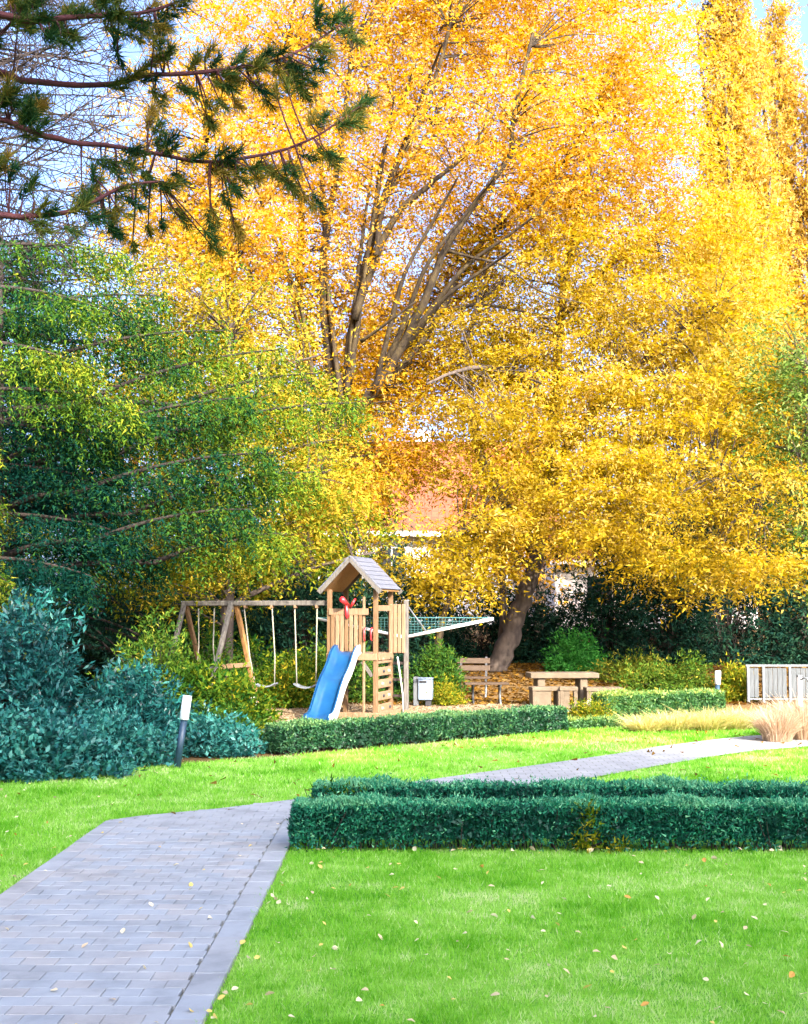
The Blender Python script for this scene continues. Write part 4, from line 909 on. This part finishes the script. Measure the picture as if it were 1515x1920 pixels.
def lawn_grass():
    Ps, hs_, ws_ = [], [], []
    for y0, y1, dens, h, w in ((4.6, 7.5, 6500, .034, .0055), (7.5, 11.0, 4200, .036, .007), (11.0, 15.0, 2200, .04, .010), (15.0, 19.0, 1300, .045, .014), (19.0, 23.3, 900, .05, .018)):
        xm = y1 * .335 + 1.0
        n = int(dens * (y1 - y0) * 2 * xm)
        P = np.stack([rng.uniform(-xm, xm, n), rng.uniform(y0, y1, n), np.full(n, .004)], 1)
        Pj = P + np.stack([rng.normal(0, .022, n) + .014 * np.sin(P[:, 1] * 9) + .01 * np.sin(P[:, 1] * 23), rng.normal(0, .02, n), np.zeros(n)], 1)
        k = inpoly(P, LAWN_POLY) & ~inpoly(Pj, PATH_A) & ~inpoly(P, PATH_B) & ~((P[:, 0] > -.75) & (P[:, 1] > 10.95) & (P[:, 1] < 12.3))
        P = P[k]; n = len(P)
        Ps.append(P); hs_.append(h * rng.uniform(.5, 1.35, n)); ws_.append(w * rng.uniform(.7, 1.2, n))
    P = np.concatenate(Ps); h = np.concatenate(hs_); w = np.concatenate(ws_)
    x, y = P[:, 0], P[:, 1]
    pt = .10 * np.sin(x * .9 + 2 * np.sin(y * .6)) + .10 * np.sin(x * 2.1 + 1.3 * np.sin(y * 1.7)) + .09 * np.sin(y * 2.9 + 1.1 * np.sin(x * 3.1)) + .06 * np.sin(x * 7 + y * 5) * np.sin(y * 6 - x * 3)
    def field(cell, amp):
        g = rng.normal(size=(int(30 / cell), int(26 / cell))); fx = (x + 14) / cell; fy = (y + 1) / cell
        ix = np.clip(fx.astype(int), 0, g.shape[0] - 2); iy = np.clip(fy.astype(int), 0, g.shape[1] - 2); u = sstep(0, 1, fx - ix); v = sstep(0, 1, fy - iy)
        return amp * (g[ix, iy] * (1 - u) * (1 - v) + g[ix + 1, iy] * u * (1 - v) + g[ix, iy + 1] * (1 - u) * v + g[ix + 1, iy + 1] * u * v)
    pt = pt * .6 + field(.10, .13) + field(.33, .14) + field(1.1, .10) + .04 * np.sin(x * 13 + 3 * np.sin(y * 4)) * np.sin(y * 8 + 2 * np.sin(x * 5))
    tn = np.clip(.48 + pt + rng.normal(0, .15, len(P)) + .4 * (rng.random(len(P)) < .07), 0, 1)
    h = h * np.clip(1 - .7 * pt, .5, 1.6)
    tag(blades('grass', P, h, w, GRASS, .45, tint=tn), kind='stuff', label='short green grass of the lawn', cat='grass')
    print('grass blades', len(P))
lawn_grass()

def grass_clump(name, label, c, r, h, n, mat, group, w=.016, lean=.5):
    root = empty(name, (c[0], c[1], 0), label, 'ornamental grass', group=group)
    a = rng.uniform(0, 6.283, n); rr = np.sqrt(rng.random(n)) * r
    P = np.stack([c[0] + np.cos(a) * rr * .6, c[1] + np.sin(a) * rr * .6, np.full(n, .003)], 1)
    H = h * rng.uniform(.6, 1.2, n)
    out = np.stack([np.cos(a), np.sin(a), np.zeros(n)], 1)
    P2 = P + np.array((0, 0, 1)) * H[:, None] + out * (rng.uniform(.1, 1.5, n) * r * .8)[:, None] + rng.normal(size=(n, 3)) * .06
    P1 = P + np.array((0, 0, .75)) * H[:, None] + out * (.1 * r)
    t = np.linspace(0, 1, 4)[None, :, None]
    C = (1 - t) ** 2 * P[:, None] + 2 * t * (1 - t) * P1[:, None] + t * t * P2[:, None]
    b = rng.uniform(0, 6.28, n); s = np.stack([np.cos(b), np.sin(b), np.zeros(n)], 1)[:, None] * (w * np.array((.7, 1, .8, .1)))[None, :, None] / 2
    V = np.stack([C - s, C + s], 2).reshape(-1, 3)
    i = np.arange(n)[:, None] * 8 + np.arange(3)[None] * 2
    Fq = np.stack([i, i + 1, i + 3, i + 2], -1).reshape(-1, 4)
    link('leaves', np_mesh('leaves', V, Fq, np.repeat(np.clip(rng.normal(.5, .25, n), 0, 1), 3)), mat, root, True)
for x, y, r, h, lab in [(4.1, 21.85, .42, .20, 'low straw-yellow grass clump at the box edging'), (4.6, 22.0, .46, .24, 'straw-yellow grass clump, second from the box edging'), (5.15, 22.05, .5, .27, 'straw-yellow grass clump in the middle of the strip'), (5.65, 22.3, .46, .24, 'straw-yellow grass clump, last but one before the path bend'), (6.05, 22.55, .42, .26, 'straw-yellow grass clump nearest the path bend')]:
    grass_clump('straw_grass', lab, (x, y), r, h, 1000, STRAW, 'straw-yellow ornamental grasses', .012)
for x, y, r, h, lab in [(5.8, 20.1, .34, .42, 'small pinkish beige grass clump leaning over the path'), (6.35, 20.5, .52, .56, 'taller pinkish beige grass clump at the right frame edge'), (7.1, 20.9, .5, .55, 'pinkish beige grass clump cut off by the frame')]:
    grass_clump('pink_grass', lab, (x, y), r, h, 1500, PINKG, 'pinkish ornamental grasses', .009)

# leaf litter under the beeches and bark chips round the tower
n = 26000
P = np.stack([rng.uniform(-10, 14, n), rng.uniform(28.2, 39, n), np.zeros(n)], 1); P[:, 2] = gz(P[:, 0], P[:, 1]) + .02
Vv, Ff = leaf_quads(P, nrm(rng.normal(size=(n, 3)) * np.array((1, 1, .25))), nrm(rng.normal(size=(n, 3)) * .5 + np.array((0, 0, 1))), rng.uniform(.09, .17, n), rng.uniform(.06, .11, n))
tag(link('leaf_litter', np_mesh('leaf_litter', Vv, Ff, np.clip(rng.normal(.45, .25, n), 0, 1)), LITTER), 'brown and orange leaf litter under the beeches', 'leaf litter', kind='stuff')
n = 16000
P = np.stack([rng.uniform(-4, 5.2, n), rng.uniform(21.2, 29.4, n), np.full(n, .012)], 1); P = P[inpoly(P, BARK_POLY)]; n = len(P)
Vv, Ff = leaf_quads(P, nrm(rng.normal(size=(n, 3)) * np.array((1, 1, .25))), nrm(rng.normal(size=(n, 3)) * .5 + np.array((0, 0, 1))), rng.uniform(.05, .10, n), rng.uniform(.025, .05, n))
tag(link('bark_chips', np_mesh('bark_chips', Vv, Ff, np.clip(rng.normal(.5, .25, n), 0, 1)), CHIP), 'tan bark chips covering the playground floor', 'bark chips', kind='stuff')
n = 1500
P = np.stack([rng.uniform(-6, 9, n), rng.uniform(12.5, 23, n), np.full(n, .045)], 1); P = P[inpoly(P, LAWN_POLY)]; n = len(P)
P = P[rng.random(n) < (.15 + .6 * (P[:, 1] > 19))]; n = len(P)
Vv, Ff = leaf_quads(P, nrm(rng.normal(size=(n, 3)) * np.array((1, 1, .3))), nrm(rng.normal(size=(n, 3)) * .4 + np.array((0, 0, 1))), rng.uniform(.06, .10, n), rng.uniform(.04, .06, n))
tag(link('distant_fallen_leaves', np_mesh('distant_fallen_leaves', Vv, Ff, np.clip(rng.normal(.75, .2, n), 0, 1)), LITTER), 'scattered leaves on the far lawn', 'fallen leaves', kind='stuff')

# ------------------------------------------------------------------ play tower
TH = math.radians(-17)
tw = empty('play_tower', (-0.853, 25.18, 0), 'wooden play tower with gabled roof and wavy blue slide', 'play tower', TH)
w2 = .47
post = lambda x, y, z1, n='post', m=WOOD, s=.085: MB().box((x, y, z1 / 2), (s, s, z1), ch=.008).build(n, m, tw)
post(-w2, -w2, 2.46); post(w2, -w2, 2.46); post(-w2, w2, 2.46); post(w2, w2, 2.46)
post(w2 + .33, w2 - .02, 2.26, m=WOODG); 
# roof: two slopes made of boards, gable fascias
roof = MB(); hw, rise, ez = .60, .62, 2.43
for s in (-1, 1):
    p = [(0, ez + rise), (s * hw, ez), (s * hw, ez + .022), (0, ez + rise + .028)]
    roof.prism(p if s < 0 else p[::-1], -.62, .62)
roof = roof.build('roof', WOODO, tw)
sl_len = math.hypot(hw, rise); ang = math.atan2(rise, hw)
for s in (-1, 1):
    for k in range(7):
        t = (k + .5) / 7
        MB().box((s * hw * t * 1.03, 0, ez + rise * (1 - t) + .045), (sl_len / 7 * 1.22, 1.34, .018), ry=s * (ang - .11), ch=.003).build('shingle', SHING, roof)
for yy in (-.655, .655):
    for s in (-1, 1):
        MB().bar((s * .005, yy, ez + rise + .0), (s * (hw + .03), yy, ez - .03), .10, .024, ch=.003, twist=math.pi / 2).build('fascia', WOODG, roof)
# platform and beams
MB().box((0, 0, 1.20), (.93, .93, .05)).build('platform', WOODG, tw)
for nm, c, s in (('beam', (0, -w2 - .052, 1.17), (1.03, .03, .13)), ('beam', (0, w2 + .052, 1.17), (1.03, .03, .13)), ('beam', (-w2 - .052, 0, 1.17), (.03, .9, .13)), ('beam', (w2 + .052, 0, 1.17), (.03, .9, .13)),
                 ('ground_beam', (.16, -w2 - .055, .06), (1.3, .045, .11)), ('ground_beam', (w2 + .06, .0, .06), (.045, .86, .11)), ('ground_beam', (w2 + .2, w2 - .06, .06), (.5, .045, .11)),
                 ('rail', (w2, 0, 2.10), (.04, .86, .11)), ('rail', (-.06, -w2 - .06, 2.03), (.80, .04, .125)), ('rail', (-w2, 0, 1.9), (.04, .86, .1))):
    MB().box(c, s, ch=.006).build(nm, WOODP, tw)
# front panel of planks, its left part above the slide
for k in range(7):
    MB().box((-.385 + k * .094, -w2 - .06, 1.62), (.076, .026, .70 + .012 * (k % 3)), ch=.010).build('plank', WOODP if k % 3 else WOOD, tw)
for k in range(4):
    MB().box((w2 + .03 + k * .086, w2 - .075, 1.70), (.074, .026, .96), ch=.010).build('plank', WOODP, tw)
MB().box((w2 + .16, w2 - .05, 2.05), (.36, .03, .07)).build('rail', WOODG, tw)
for k in range(6):
    MB().box((-w2 - .03, -.36 + k * .14, 1.62), (.026, .09, .7), ch=.008).build('plank', WOOD, tw)
post(.24, -w2 - .02, 2.32, 'stanchion', WOODP, .045).scale = (1, 1, 1)
# climbing wall on the right side
for k in range(5):
    b = MB().box((w2 + .03, -.0, .18 + .235 * k), (.026, .80, .165), ch=.008).build('climbing_board', WOODP, tw)
    for q in range(2):
        MB().tube([(w2 + .043, -.2 + .4 * q + .07 * ((k + q) % 2), .18 + .235 * k), (w2 + .075, -.2 + .4 * q + .07 * ((k + q) % 2), .19 + .235 * k)], [.035, .022], 8).build('climbing_hold', BLACK if (k + q) % 2 else STONE, b)
for z in (.38, .70, 1.02):
    MB().bar((w2 + .06, w2, z), (w2 + .31, w2, z), .05, .05).build('rung', BARKD, tw)
MB().tube([(w2 + .18, w2 - .12, 1.15), (w2 + .24, w2 - .14, .8), (w2 + .29, w2 - .12, .4), (w2 + .29, w2 - .1, .05)], .017, 8).build('curved_pole', CREAM, tw, True)
MB().bar((.20, -w2, 1.08), (.40, -w2, .80), .05, .06).build('brace', WOODG, tw); MB().bar((-.20, w2, 1.08), (-.40, w2, .80), .05, .06).build('brace', WOODG, tw)
# red grips and telescope
for x, z in ((.275, 1.60), (w2 - .055, 1.60)):
    MB().tube([(x, -w2 - .07, z - .12), (x, -w2 - .12, z - .09), (x, -w2 - .12, z + .09), (x, -w2 - .07, z + .12)], .017, 8).build('handle', RED, tw, True)
tl = MB().tube([(-.10, -w2 - .34, 2.27), (-.09, -w2 - .20, 2.21), (-.085, -w2 - .19, 2.21), (-.07, -w2 + .0, 2.14)], [.055, .050, .038, .036], 12).build('telescope', RED, tw, True)
MB().tube([(-.085, -w2 - .12, 2.18), (-.085, -w2 - .085, 1.98), (-.085, -w2 - .085, 1.90)], [.025, .045, .02], 8).build('mount', RED, tl, True)
MB().tube([(.00, -w2 - .10, 2.12), (.06, -w2 - .15, 2.20), (.09, -w2 - .10, 2.28)], [.02, .028, .015], 8).build('eyepiece', RED, tl, True)
# slide
prof = [(0.02, 1.27), (-.16, 1.255), (-.30, 1.17), (-.46, 1.00), (-.66, .84), (-.82, .74), (-1.0, .57), (-1.18, .36), (-1.36, .17), (-1.52, .085), (-1.70, .07)]
PP, _ = smooth_limb([(np.array((0, y_ - w2, z_)), 0.0001) for y_, z_ in prof], 4)
def sweep(sec):
    vs_, fs_ = [], []; m = len(sec)
    for i, p in enumerate(PP):
        t = PP[min(i + 1, len(PP) - 1)] - PP[max(i - 1, 0)]; t = t / np.linalg.norm(t); nrml = np.array((0, t[2], -t[1]));
        nrml = nrml if nrml[2] > 0 else -nrml
        for sx, sz in sec: vs_.append(p + np.array((sx, 0, 0)) + nrml * sz)
    for i in range(len(PP) - 1):
        for k in range(m): fs_.append((i * m + k, i * m + (k + 1) % m, (i + 1) * m + (k + 1) % m, (i + 1) * m + k))
    fs_.append(tuple(range(m))); fs_.append(tuple(reversed(range((len(PP) - 1) * m, len(PP) * m))))
    b = MB(); b.add(vs_, fs_); return b
hs_w = .235; xo = -.07
bed = sweep([(xo - hs_w, .13), (xo - hs_w + .035, .13), (xo - hs_w + .055, .02), (xo - .1, .0), (xo + .1, .0), (xo + hs_w - .055, .02), (xo + hs_w - .035, .13), (xo + hs_w, .13), (xo + hs_w - .012, -.02), (xo - hs_w + .012, -.02)]).build('slide', BLUE, tw, True)
sweep([(xo + hs_w + .002, .135), (xo + hs_w + .022, .135), (xo + hs_w + .022, -.05), (xo + hs_w + .002, -.05)]).build('slide_side', CREAM, bed)  # right flank cream: the white sun glare is put into its colour
sweep([(xo - hs_w - .022, .135), (xo - hs_w - .002, .135), (xo - hs_w - .002, -.05), (xo - hs_w - .022, -.05)]).build('slide_side', BLUE, bed)

# ------------------------------------------------------------------ swing frame, on the same axis as the tower
sw = empty('swing_set', (-3.42, 25.62, 0), 'weathered swing frame with long beam tied to the tower', 'swing frame', TH)
MB().bar((-1.12, 0, 2.20), (2.02, 0, 2.20), .11, .10, ch=.012).build('beam', WOODG, sw)
MB().bar((-.02, -.04, 2.2), (-.06, -1.15, -.03), .085, .085, ch=.012).build('leg', WOODG, sw)
MB().bar((.06, .04, 2.16), (.12, 1.1, -.03), .09, .09, ch=.012).build('leg', WOODO, sw)
MB().bar((-.06, -.62, .96), (.11, .62, .96), .05, .09, ch=.006).build('crossbar', WOODP, sw)
MB().bar((-1.05, -.04, 2.18), (-1.08, -1.1, -.03), .085, .085, ch=.012).build('leg', WOODG, sw)
MB().bar((-1.05, .04, 2.18), (-1.0, 1.1, -.03), .085, .085, ch=.012).build('leg', WOOD, sw)
for x in (-.05, .28, .85, 1.35, 1.80): MB().box((x, 0, 2.13), (.05, .13, .06), ch=.008).build('bracket', WOODP, sw)
def swing(xa, xb, label, seatdx=0, seatdy=0, z=.56):
    c = (xa + xb) / 2
    M = Matrix.Translation(sw.location) @ Matrix.Rotation(TH, 4, 'Z')
    p = M @ Vector((c, 0, 2.1))
    s = empty('swing', p, label, 'swing', TH, 'swings hanging from the long beam')
    h = (xb - xa) / 2; L = 2.1 - z
    for k in (-1, 1):
        MB().tube([(k * h, 0, .0), (k * h * .9 + seatdx * .6, seatdy * .6, -L * .62), (k * .20 + seatdx, seatdy, -L)], .014, 6).build('rope', ROPE, s, True)
    q = [(-.24, .05), (-.14, .0), (0, -.025), (.14, .0), (.24, .05)]
    o = [(x + seatdx, zz - L) for x, zz in q] + [(x + seatdx, zz - L + .028) for x, zz in reversed(q)]
    MB().prism(o, seatdy - .09, seatdy + .09).build('seat', SEATM, s)
swing(.25, .85, 'swing nearest the A-frame with its seat twisted sideways', .12, .1)
swing(1.33, 1.80, 'swing beside the slide with a curved grey seat', 0, .05)
swing(-.75, -.40, 'small swing left of the A-frame legs', 0, 0, .9)

# white V-shaped poles with a net behind the tower
nf = empty('net_frame', (0.02, 25.9, 0), 'two white slanting poles carrying a dark net behind the tower', 'net')
cpt = np.array((0.02, 25.9, 1.52)) - np.array((0.02, 25.9, 0)); pr = at(925, 1160, 25.9) - np.array((.02, 25.9, 0)); plf = at(596, 1160, 27.2) - np.array((.02, 25.9, 0)); top = at(764, 1136, 25.9) - np.array((.02, 25.9, 0)); mid = cpt * .75 + pr * .25
MB().tube([cpt, pr], .032, 10).build('pole', WHITE, nf, True)
MB().tube([cpt, plf], .030, 10).build('pole', WHITE, nf, True)
MB().tube([top, mid], .016, 8).build('stay', METAL, nf, True)
MB().tube([(cpt[0], cpt[1], -.02), (cpt[0], cpt[1], top[2] + .04)], .035, 8).build('mast', BARKP, nf, True)
net = MB()
for E, z1 in ((pr, pr[2]), (plf, plf[2])):
    net.tube([(cpt[0], cpt[1], z1 + .02), (E[0], E[1], z1 + .02)], .010, 5)
    for t in np.linspace(.03, .93, 24):
        p = cpt * (1 - t) + E * t; net.tube([p, (p[0], p[1], z1 + .02)], .0045, 4)
    for z in np.linspace(cpt[2], z1, 8)[1:-1]:
        t = (z - cpt[2]) / (z1 - cpt[2]); p = cpt * (1 - t) + E * t; net.tube([(cpt[0], cpt[1], z), (p[0], p[1], z)], .0045, 4)
net.build('netting', NETM, nf)['kind'] = 'stuff'

# ------------------------------------------------------------------ bollard lights
def bollard(p, h, label, lean=0.0, rz=0.0):
    b = empty('bollard_light', p, label, 'bollard light', rz, 'white-headed bollard lights'); b.rotation_euler = (0, lean, rz)
    MB().tube([(0, 0, -.03), (0, 0, h * .68)], .046, 14).build('post', DARKM, b, True)
    MB().tube([(0, 0, h * .68), (0, 0, h * .685), (0, 0, h * .985), (0, 0, h)], [.052, .060, .060, .050], 16).build('lamp_head', WHITE, b, True)
    MB().tube([(0, 0, h), (0, 0, h + .012)], [.062, .058], 16).build('cap', WHITE, b, True)
g = at(332, 1428, 16.75)
bollard((g[0], 16.75, 0), .93, 'leaning bollard light with white head among the laurels', math.radians(7.5))
g = at(1344, 1322, 26.3)
bollard((g[0], 26.3, 0), .82, 'upright bollard light at the far end of the right hedge', math.radians(2.5))

# ------------------------------------------------------------------ litter bin
g = at(793, 1320, 27.9)
lb = empty('litter_bin', (g[0], 27.9, 0), 'pale blue-grey litter bin with side panel beside the play tower', 'litter bin', math.radians(-8))
MB().box((.06, 0, .36), (.30, .28, .44), ch=.015).build('body', BINM, lb)
MB().box((.06, 0, .60), (.32, .30, .03), ch=.008).build('lid', BINM, lb)
MB().box((-.15, .02, .32), (.11, .20, .62), ch=.012).build('side_post', METAL, lb)
MB().box((.02, -.147, .53), (.16, .008, .05)).build('opening', BLACK, lb)
MB().box((.12, 0, .07), (.12, .18, .14), ch=.01).build('foot', BLACK, lb)

# ------------------------------------------------------------------ stone table and bench blocks
tb = empty('stone_table', (3.42, 27.9, 0), 'long concrete slab table in the middle of the picnic place', 'table', math.radians(4))
MB().box((0, 0, .67), (1.48, .70, .11), ch=.012).build('table_top', CONC, tb)
MB().box((-.50, 0, .305), (.16, .56, .61), ch=.01).build('leg', CONC, tb); MB().box((.42, 0, .305), (.16, .56, .61), ch=.01).build('leg', CONC, tb)
def block(loc, wd, h, dp, label, rz, m=CONC):
    b = empty('bench_block', loc, label, 'stone bench', rz, 'concrete bench blocks')
    MB().box((0, 0, h - .04), (wd, dp, .08), ch=.01).build('seat', m, b)
    MB().box((-wd / 2 + .05, 0, (h - .08) / 2), (.08, dp * .94, h - .08), ch=.008).build('side_panel', m, b)
    MB().box((wd / 2 - .05, 0, (h - .08) / 2), (.08, dp * .94, h - .08), ch=.008).build('side_panel', m, b)
    MB().box((-.10, -dp / 2 + .06, (h - .08) / 2), (wd * .62, .07, h - .09), ch=.006).build('front_panel', m, b)
block((2.95, 27.0, 0), .62, .47, .42, 'stone bench block in front of the table, nearer the wooden bench', math.radians(6))
block((3.42, 26.85, 0), .38, .48, .38, 'narrow stone bench block in front of the table middle', math.radians(-4))
block((4.22, 27.35, 0), .78, .44, .42, 'wide stone bench block at the right end of the table', math.radians(2))

def rock(loc, r, label, mat):
    bm = bmesh.new(); bmesh.ops.create_icosphere(bm, subdivisions=3, radius=1)
    for v in bm.verts:
        n_ = 1 + .12 * math.sin(v.co.x * 4 + 1) + .1 * math.sin(v.co.y * 5 + 2) + .08 * math.sin(v.co.z * 6)
        v.co = Vector((v.co.x * r[0], v.co.y * r[1], v.co.z * r[2])) * n_
    me = bpy.data.meshes.new('boulder'); bm.to_mesh(me); bm.free(); me.polygons.foreach_set('use_smooth', np.ones(len(me.polygons), bool))
    o = link('boulder', me, mat); o.location = loc; return tag(o, label, 'boulder')
rock((3.88, 26.6, .10), (.20, .16, .15), 'small rounded tan boulder between the bench blocks', STONE)
rock((3.45, 25.6, .03), (.28, .2, .07), 'flat tan stone lying before the right hedge', STONE)

# wooden benches
def bench(loc, rz, back, label):
    b = empty('wooden_bench', loc, label, 'bench', rz, 'wooden benches')
    for k in range(3): MB().box((0, -.16 + .15 * k, .45), (.98 if not back else .78, .13, .045), ch=.008).build('seat_slat', BENCHW, b)
    if back:
        for k in range(2): MB().box((0, .26 + .05 * k, .66 + .17 * k), (.78, .035, .13), rx=-.25, ch=.006).build('back_slat', BENCHW, b)
        for s in (-1, 1): MB().bar((s * .3, .20, .45), (s * .3, .34, .92), .05, .03).build('back_support', BLACK, b)
    for s in (-1, 1):
        x = s * (.3)
        MB().tube([(x, -.2, .425), (x, -.05, .36), (x, .02, .2), (x, -.06, .08), (x, -.22, -.01)], .026, 8).build('leg', BLACK if s < 0 else METAL, b, True)
        MB().tube([(x, .22, .425), (x, .06, .3), (x, .10, .1), (x, .22, -.01)], .024, 8).build('leg', BLACK, b, True)
bench((at(887, 1290, 30.2)[0], 30.2, float(gz(0, 30.2))), math.radians(-6), True, 'brown wooden bench with two-board backrest under the beech')
bench((at(912, 1310, 28.6)[0], 28.6, 0), math.radians(2), False, 'backless dark wooden bench on curved iron legs near the table')

# ------------------------------------------------------------------ metal and board fence at the right
fx0, fy = 7.66, 28.7
fn = empty('board_fence', (fx0, fy, 0), 'low grey board fence in a galvanised frame at the right', 'fence')
for x in (0, .34, .93, 1.5, 2.1, 2.7): MB().box((x, 0, .41), (.06, .06, .86), ch=.006).build('post', METAL, fn)
MB().box((1.35, 0, .84), (2.80, .05, .05), ch=.004).build('top_rail', METAL, fn); MB().box((1.35, .012, .10), (2.70, .03, .04), ch=.004).build('bottom_rail', METAL, fn)
bmsh = MB().box((0, 0, 0), (.098, .02, .66), ch=.004).mesh('board'); bmsh.materials.append(FENCEB)
x = .09
while x < 2.66:
    if all(abs(x - q) > .055 for q in (0, .34, .93, 1.5, 2.1, 2.7)):
        o = bpy.data.objects.new('board', bmsh); COL.objects.link(o); o.parent = fn; o.location = (x, .035 + random.uniform(-.003, .003), .46 + random.uniform(-.006, .006))
    x += .104
tp = empty('standpipe', (8.56, 27.9, 0), 'white standpipe with curved spout before the board fence', 'standpipe')
MB().box((0, 0, .31), (.09, .09, .64), ch=.01).build('post', WHITE, tp)
MB().tube([(0, -.04, .56), (.06, -.1, .62), (.13, -.12, .6), (.15, -.12, .53)], .022, 8).build('spout', METAL, tp, True)
MB().box((0, 0, .65), (.11, .11, .04), ch=.008).build('cap', METAL, tp)

# pale marker post and timber step near the hedge end
g = at(478, 1350, 22.0)
mp_ = MB().box((0, 0, .30), (.16, .12, .62), ch=.02).build('marker_post', CREAM); mp_.location = (g[0], 21.6, 0); tag(mp_, 'short pale marker post between bush and slide', 'post')
g = at(492, 1410, 18.5)
stp = MB().box((0, 0, .05), (.40, .25, .12), ch=.012).build('stone_step', SLATE); stp.location = (g[0], 18.75, 0); tag(stp, 'flat grey stone step at the left end of the tower hedge', 'step')
rock((-1.95, 22.9, .02), (.35, .2, .08), 'dark flat stone in the bark chips near the slide', SLATE)

# ------------------------------------------------------------------ fallen leaves, one by one
def leaf_me(i, mat):
    bm = bmesh.new(); L, W = 1.0, .62
    pts = [(0, -.5), (W * .38, -.25), (W * .5, .05), (W * .3, .32), (0, .5), (-W * .3, .32), (-W * .5, .05), (-W * .38, -.25)]
    c = bm.verts.new((0, 0, 0)); ring = [bm.verts.new((x, y_, .9 * (x * x) * (1 + i * .5) + .25 * y_ * y_ * (1 if i % 2 else -.3))) for x, y_ in pts]
    for k in range(8): bm.faces.new((c, ring[k], ring[(k + 1) % 8]))
    me = bpy.data.meshes.new('fallen_leaf'); bm.to_mesh(me); bm.free(); me.materials.append(mat); return me
LMESH = [[leaf_me(i, m) for i in range(3)] for m in FL]
CN = ('cream', 'yellow', 'orange', 'tan')
def drop(x, y_, z, where, s=None):
    ci = random.choices(range(4), (5, 3, 1, 3))[0]
    o = bpy.data.objects.new('fallen_leaf', random.choice(LMESH[ci])); COL.objects.link(o)
    s = s or random.uniform(.026, .058)
    o.location = (x, y_, z); o.scale = (s, s, s); o.rotation_euler = (random.gauss(0, .45), random.gauss(0, .45), random.uniform(0, 6.28))
    tag(o, 'fallen %s leaf lying on %s' % (CN[ci], where), 'leaf', 'fallen %s leaves on %s' % (CN[ci], where))
cnt = 0
while cnt < 150:
    y_ = random.uniform(5.9, 10.8); x_ = random.uniform(-.9, y_ * .33)
    if x_ < y_ * .33: drop(x_, y_, .042, 'the front lawn ' + ('near the hedge' if y_ > 9.5 else 'close to the camera' if y_ < 7.0 else 'beside the path' if x_ < .2 else 'right of its middle' if x_ > 1.3 else 'about its middle')); cnt += 1
cnt = 0
while cnt < 26:
    y_ = random.uniform(6.0, 12.4); x_ = random.uniform(max(-2.8, -y_ * .33), -1.0)
    if random.random() < .6: drop(x_, y_, .040, 'the paved path', random.uniform(.03, .06)); cnt += 1
for k in range(16): drop(random.gauss(-.92, .05), random.uniform(6, 10.7), .04, 'the right edge of the path', random.uniform(.035, .06))
cnt = 0
while cnt < 34:
    y_ = random.uniform(9.2, 16.8); x_ = random.uniform(-y_ * .33, -2.9)
    if inpoly(np.array([[x_, y_]]), LAWN_POLY)[0]: drop(x_, y_, .045, 'the left lawn'); cnt += 1
for k in range(30):
    drop(random.uniform(-.8, 4), random.uniform(10.80, 10.92), .04, 'the foot of the nearest hedge', random.uniform(.04, .07))

tot = sum(len(o.data.polygons) * (len(o.data.polygons[0].vertices) - 2) for o in scene.objects if o.type == 'MESH' and len(o.data.polygons))
print('approx triangles', tot, 'objects', len(scene.objects))
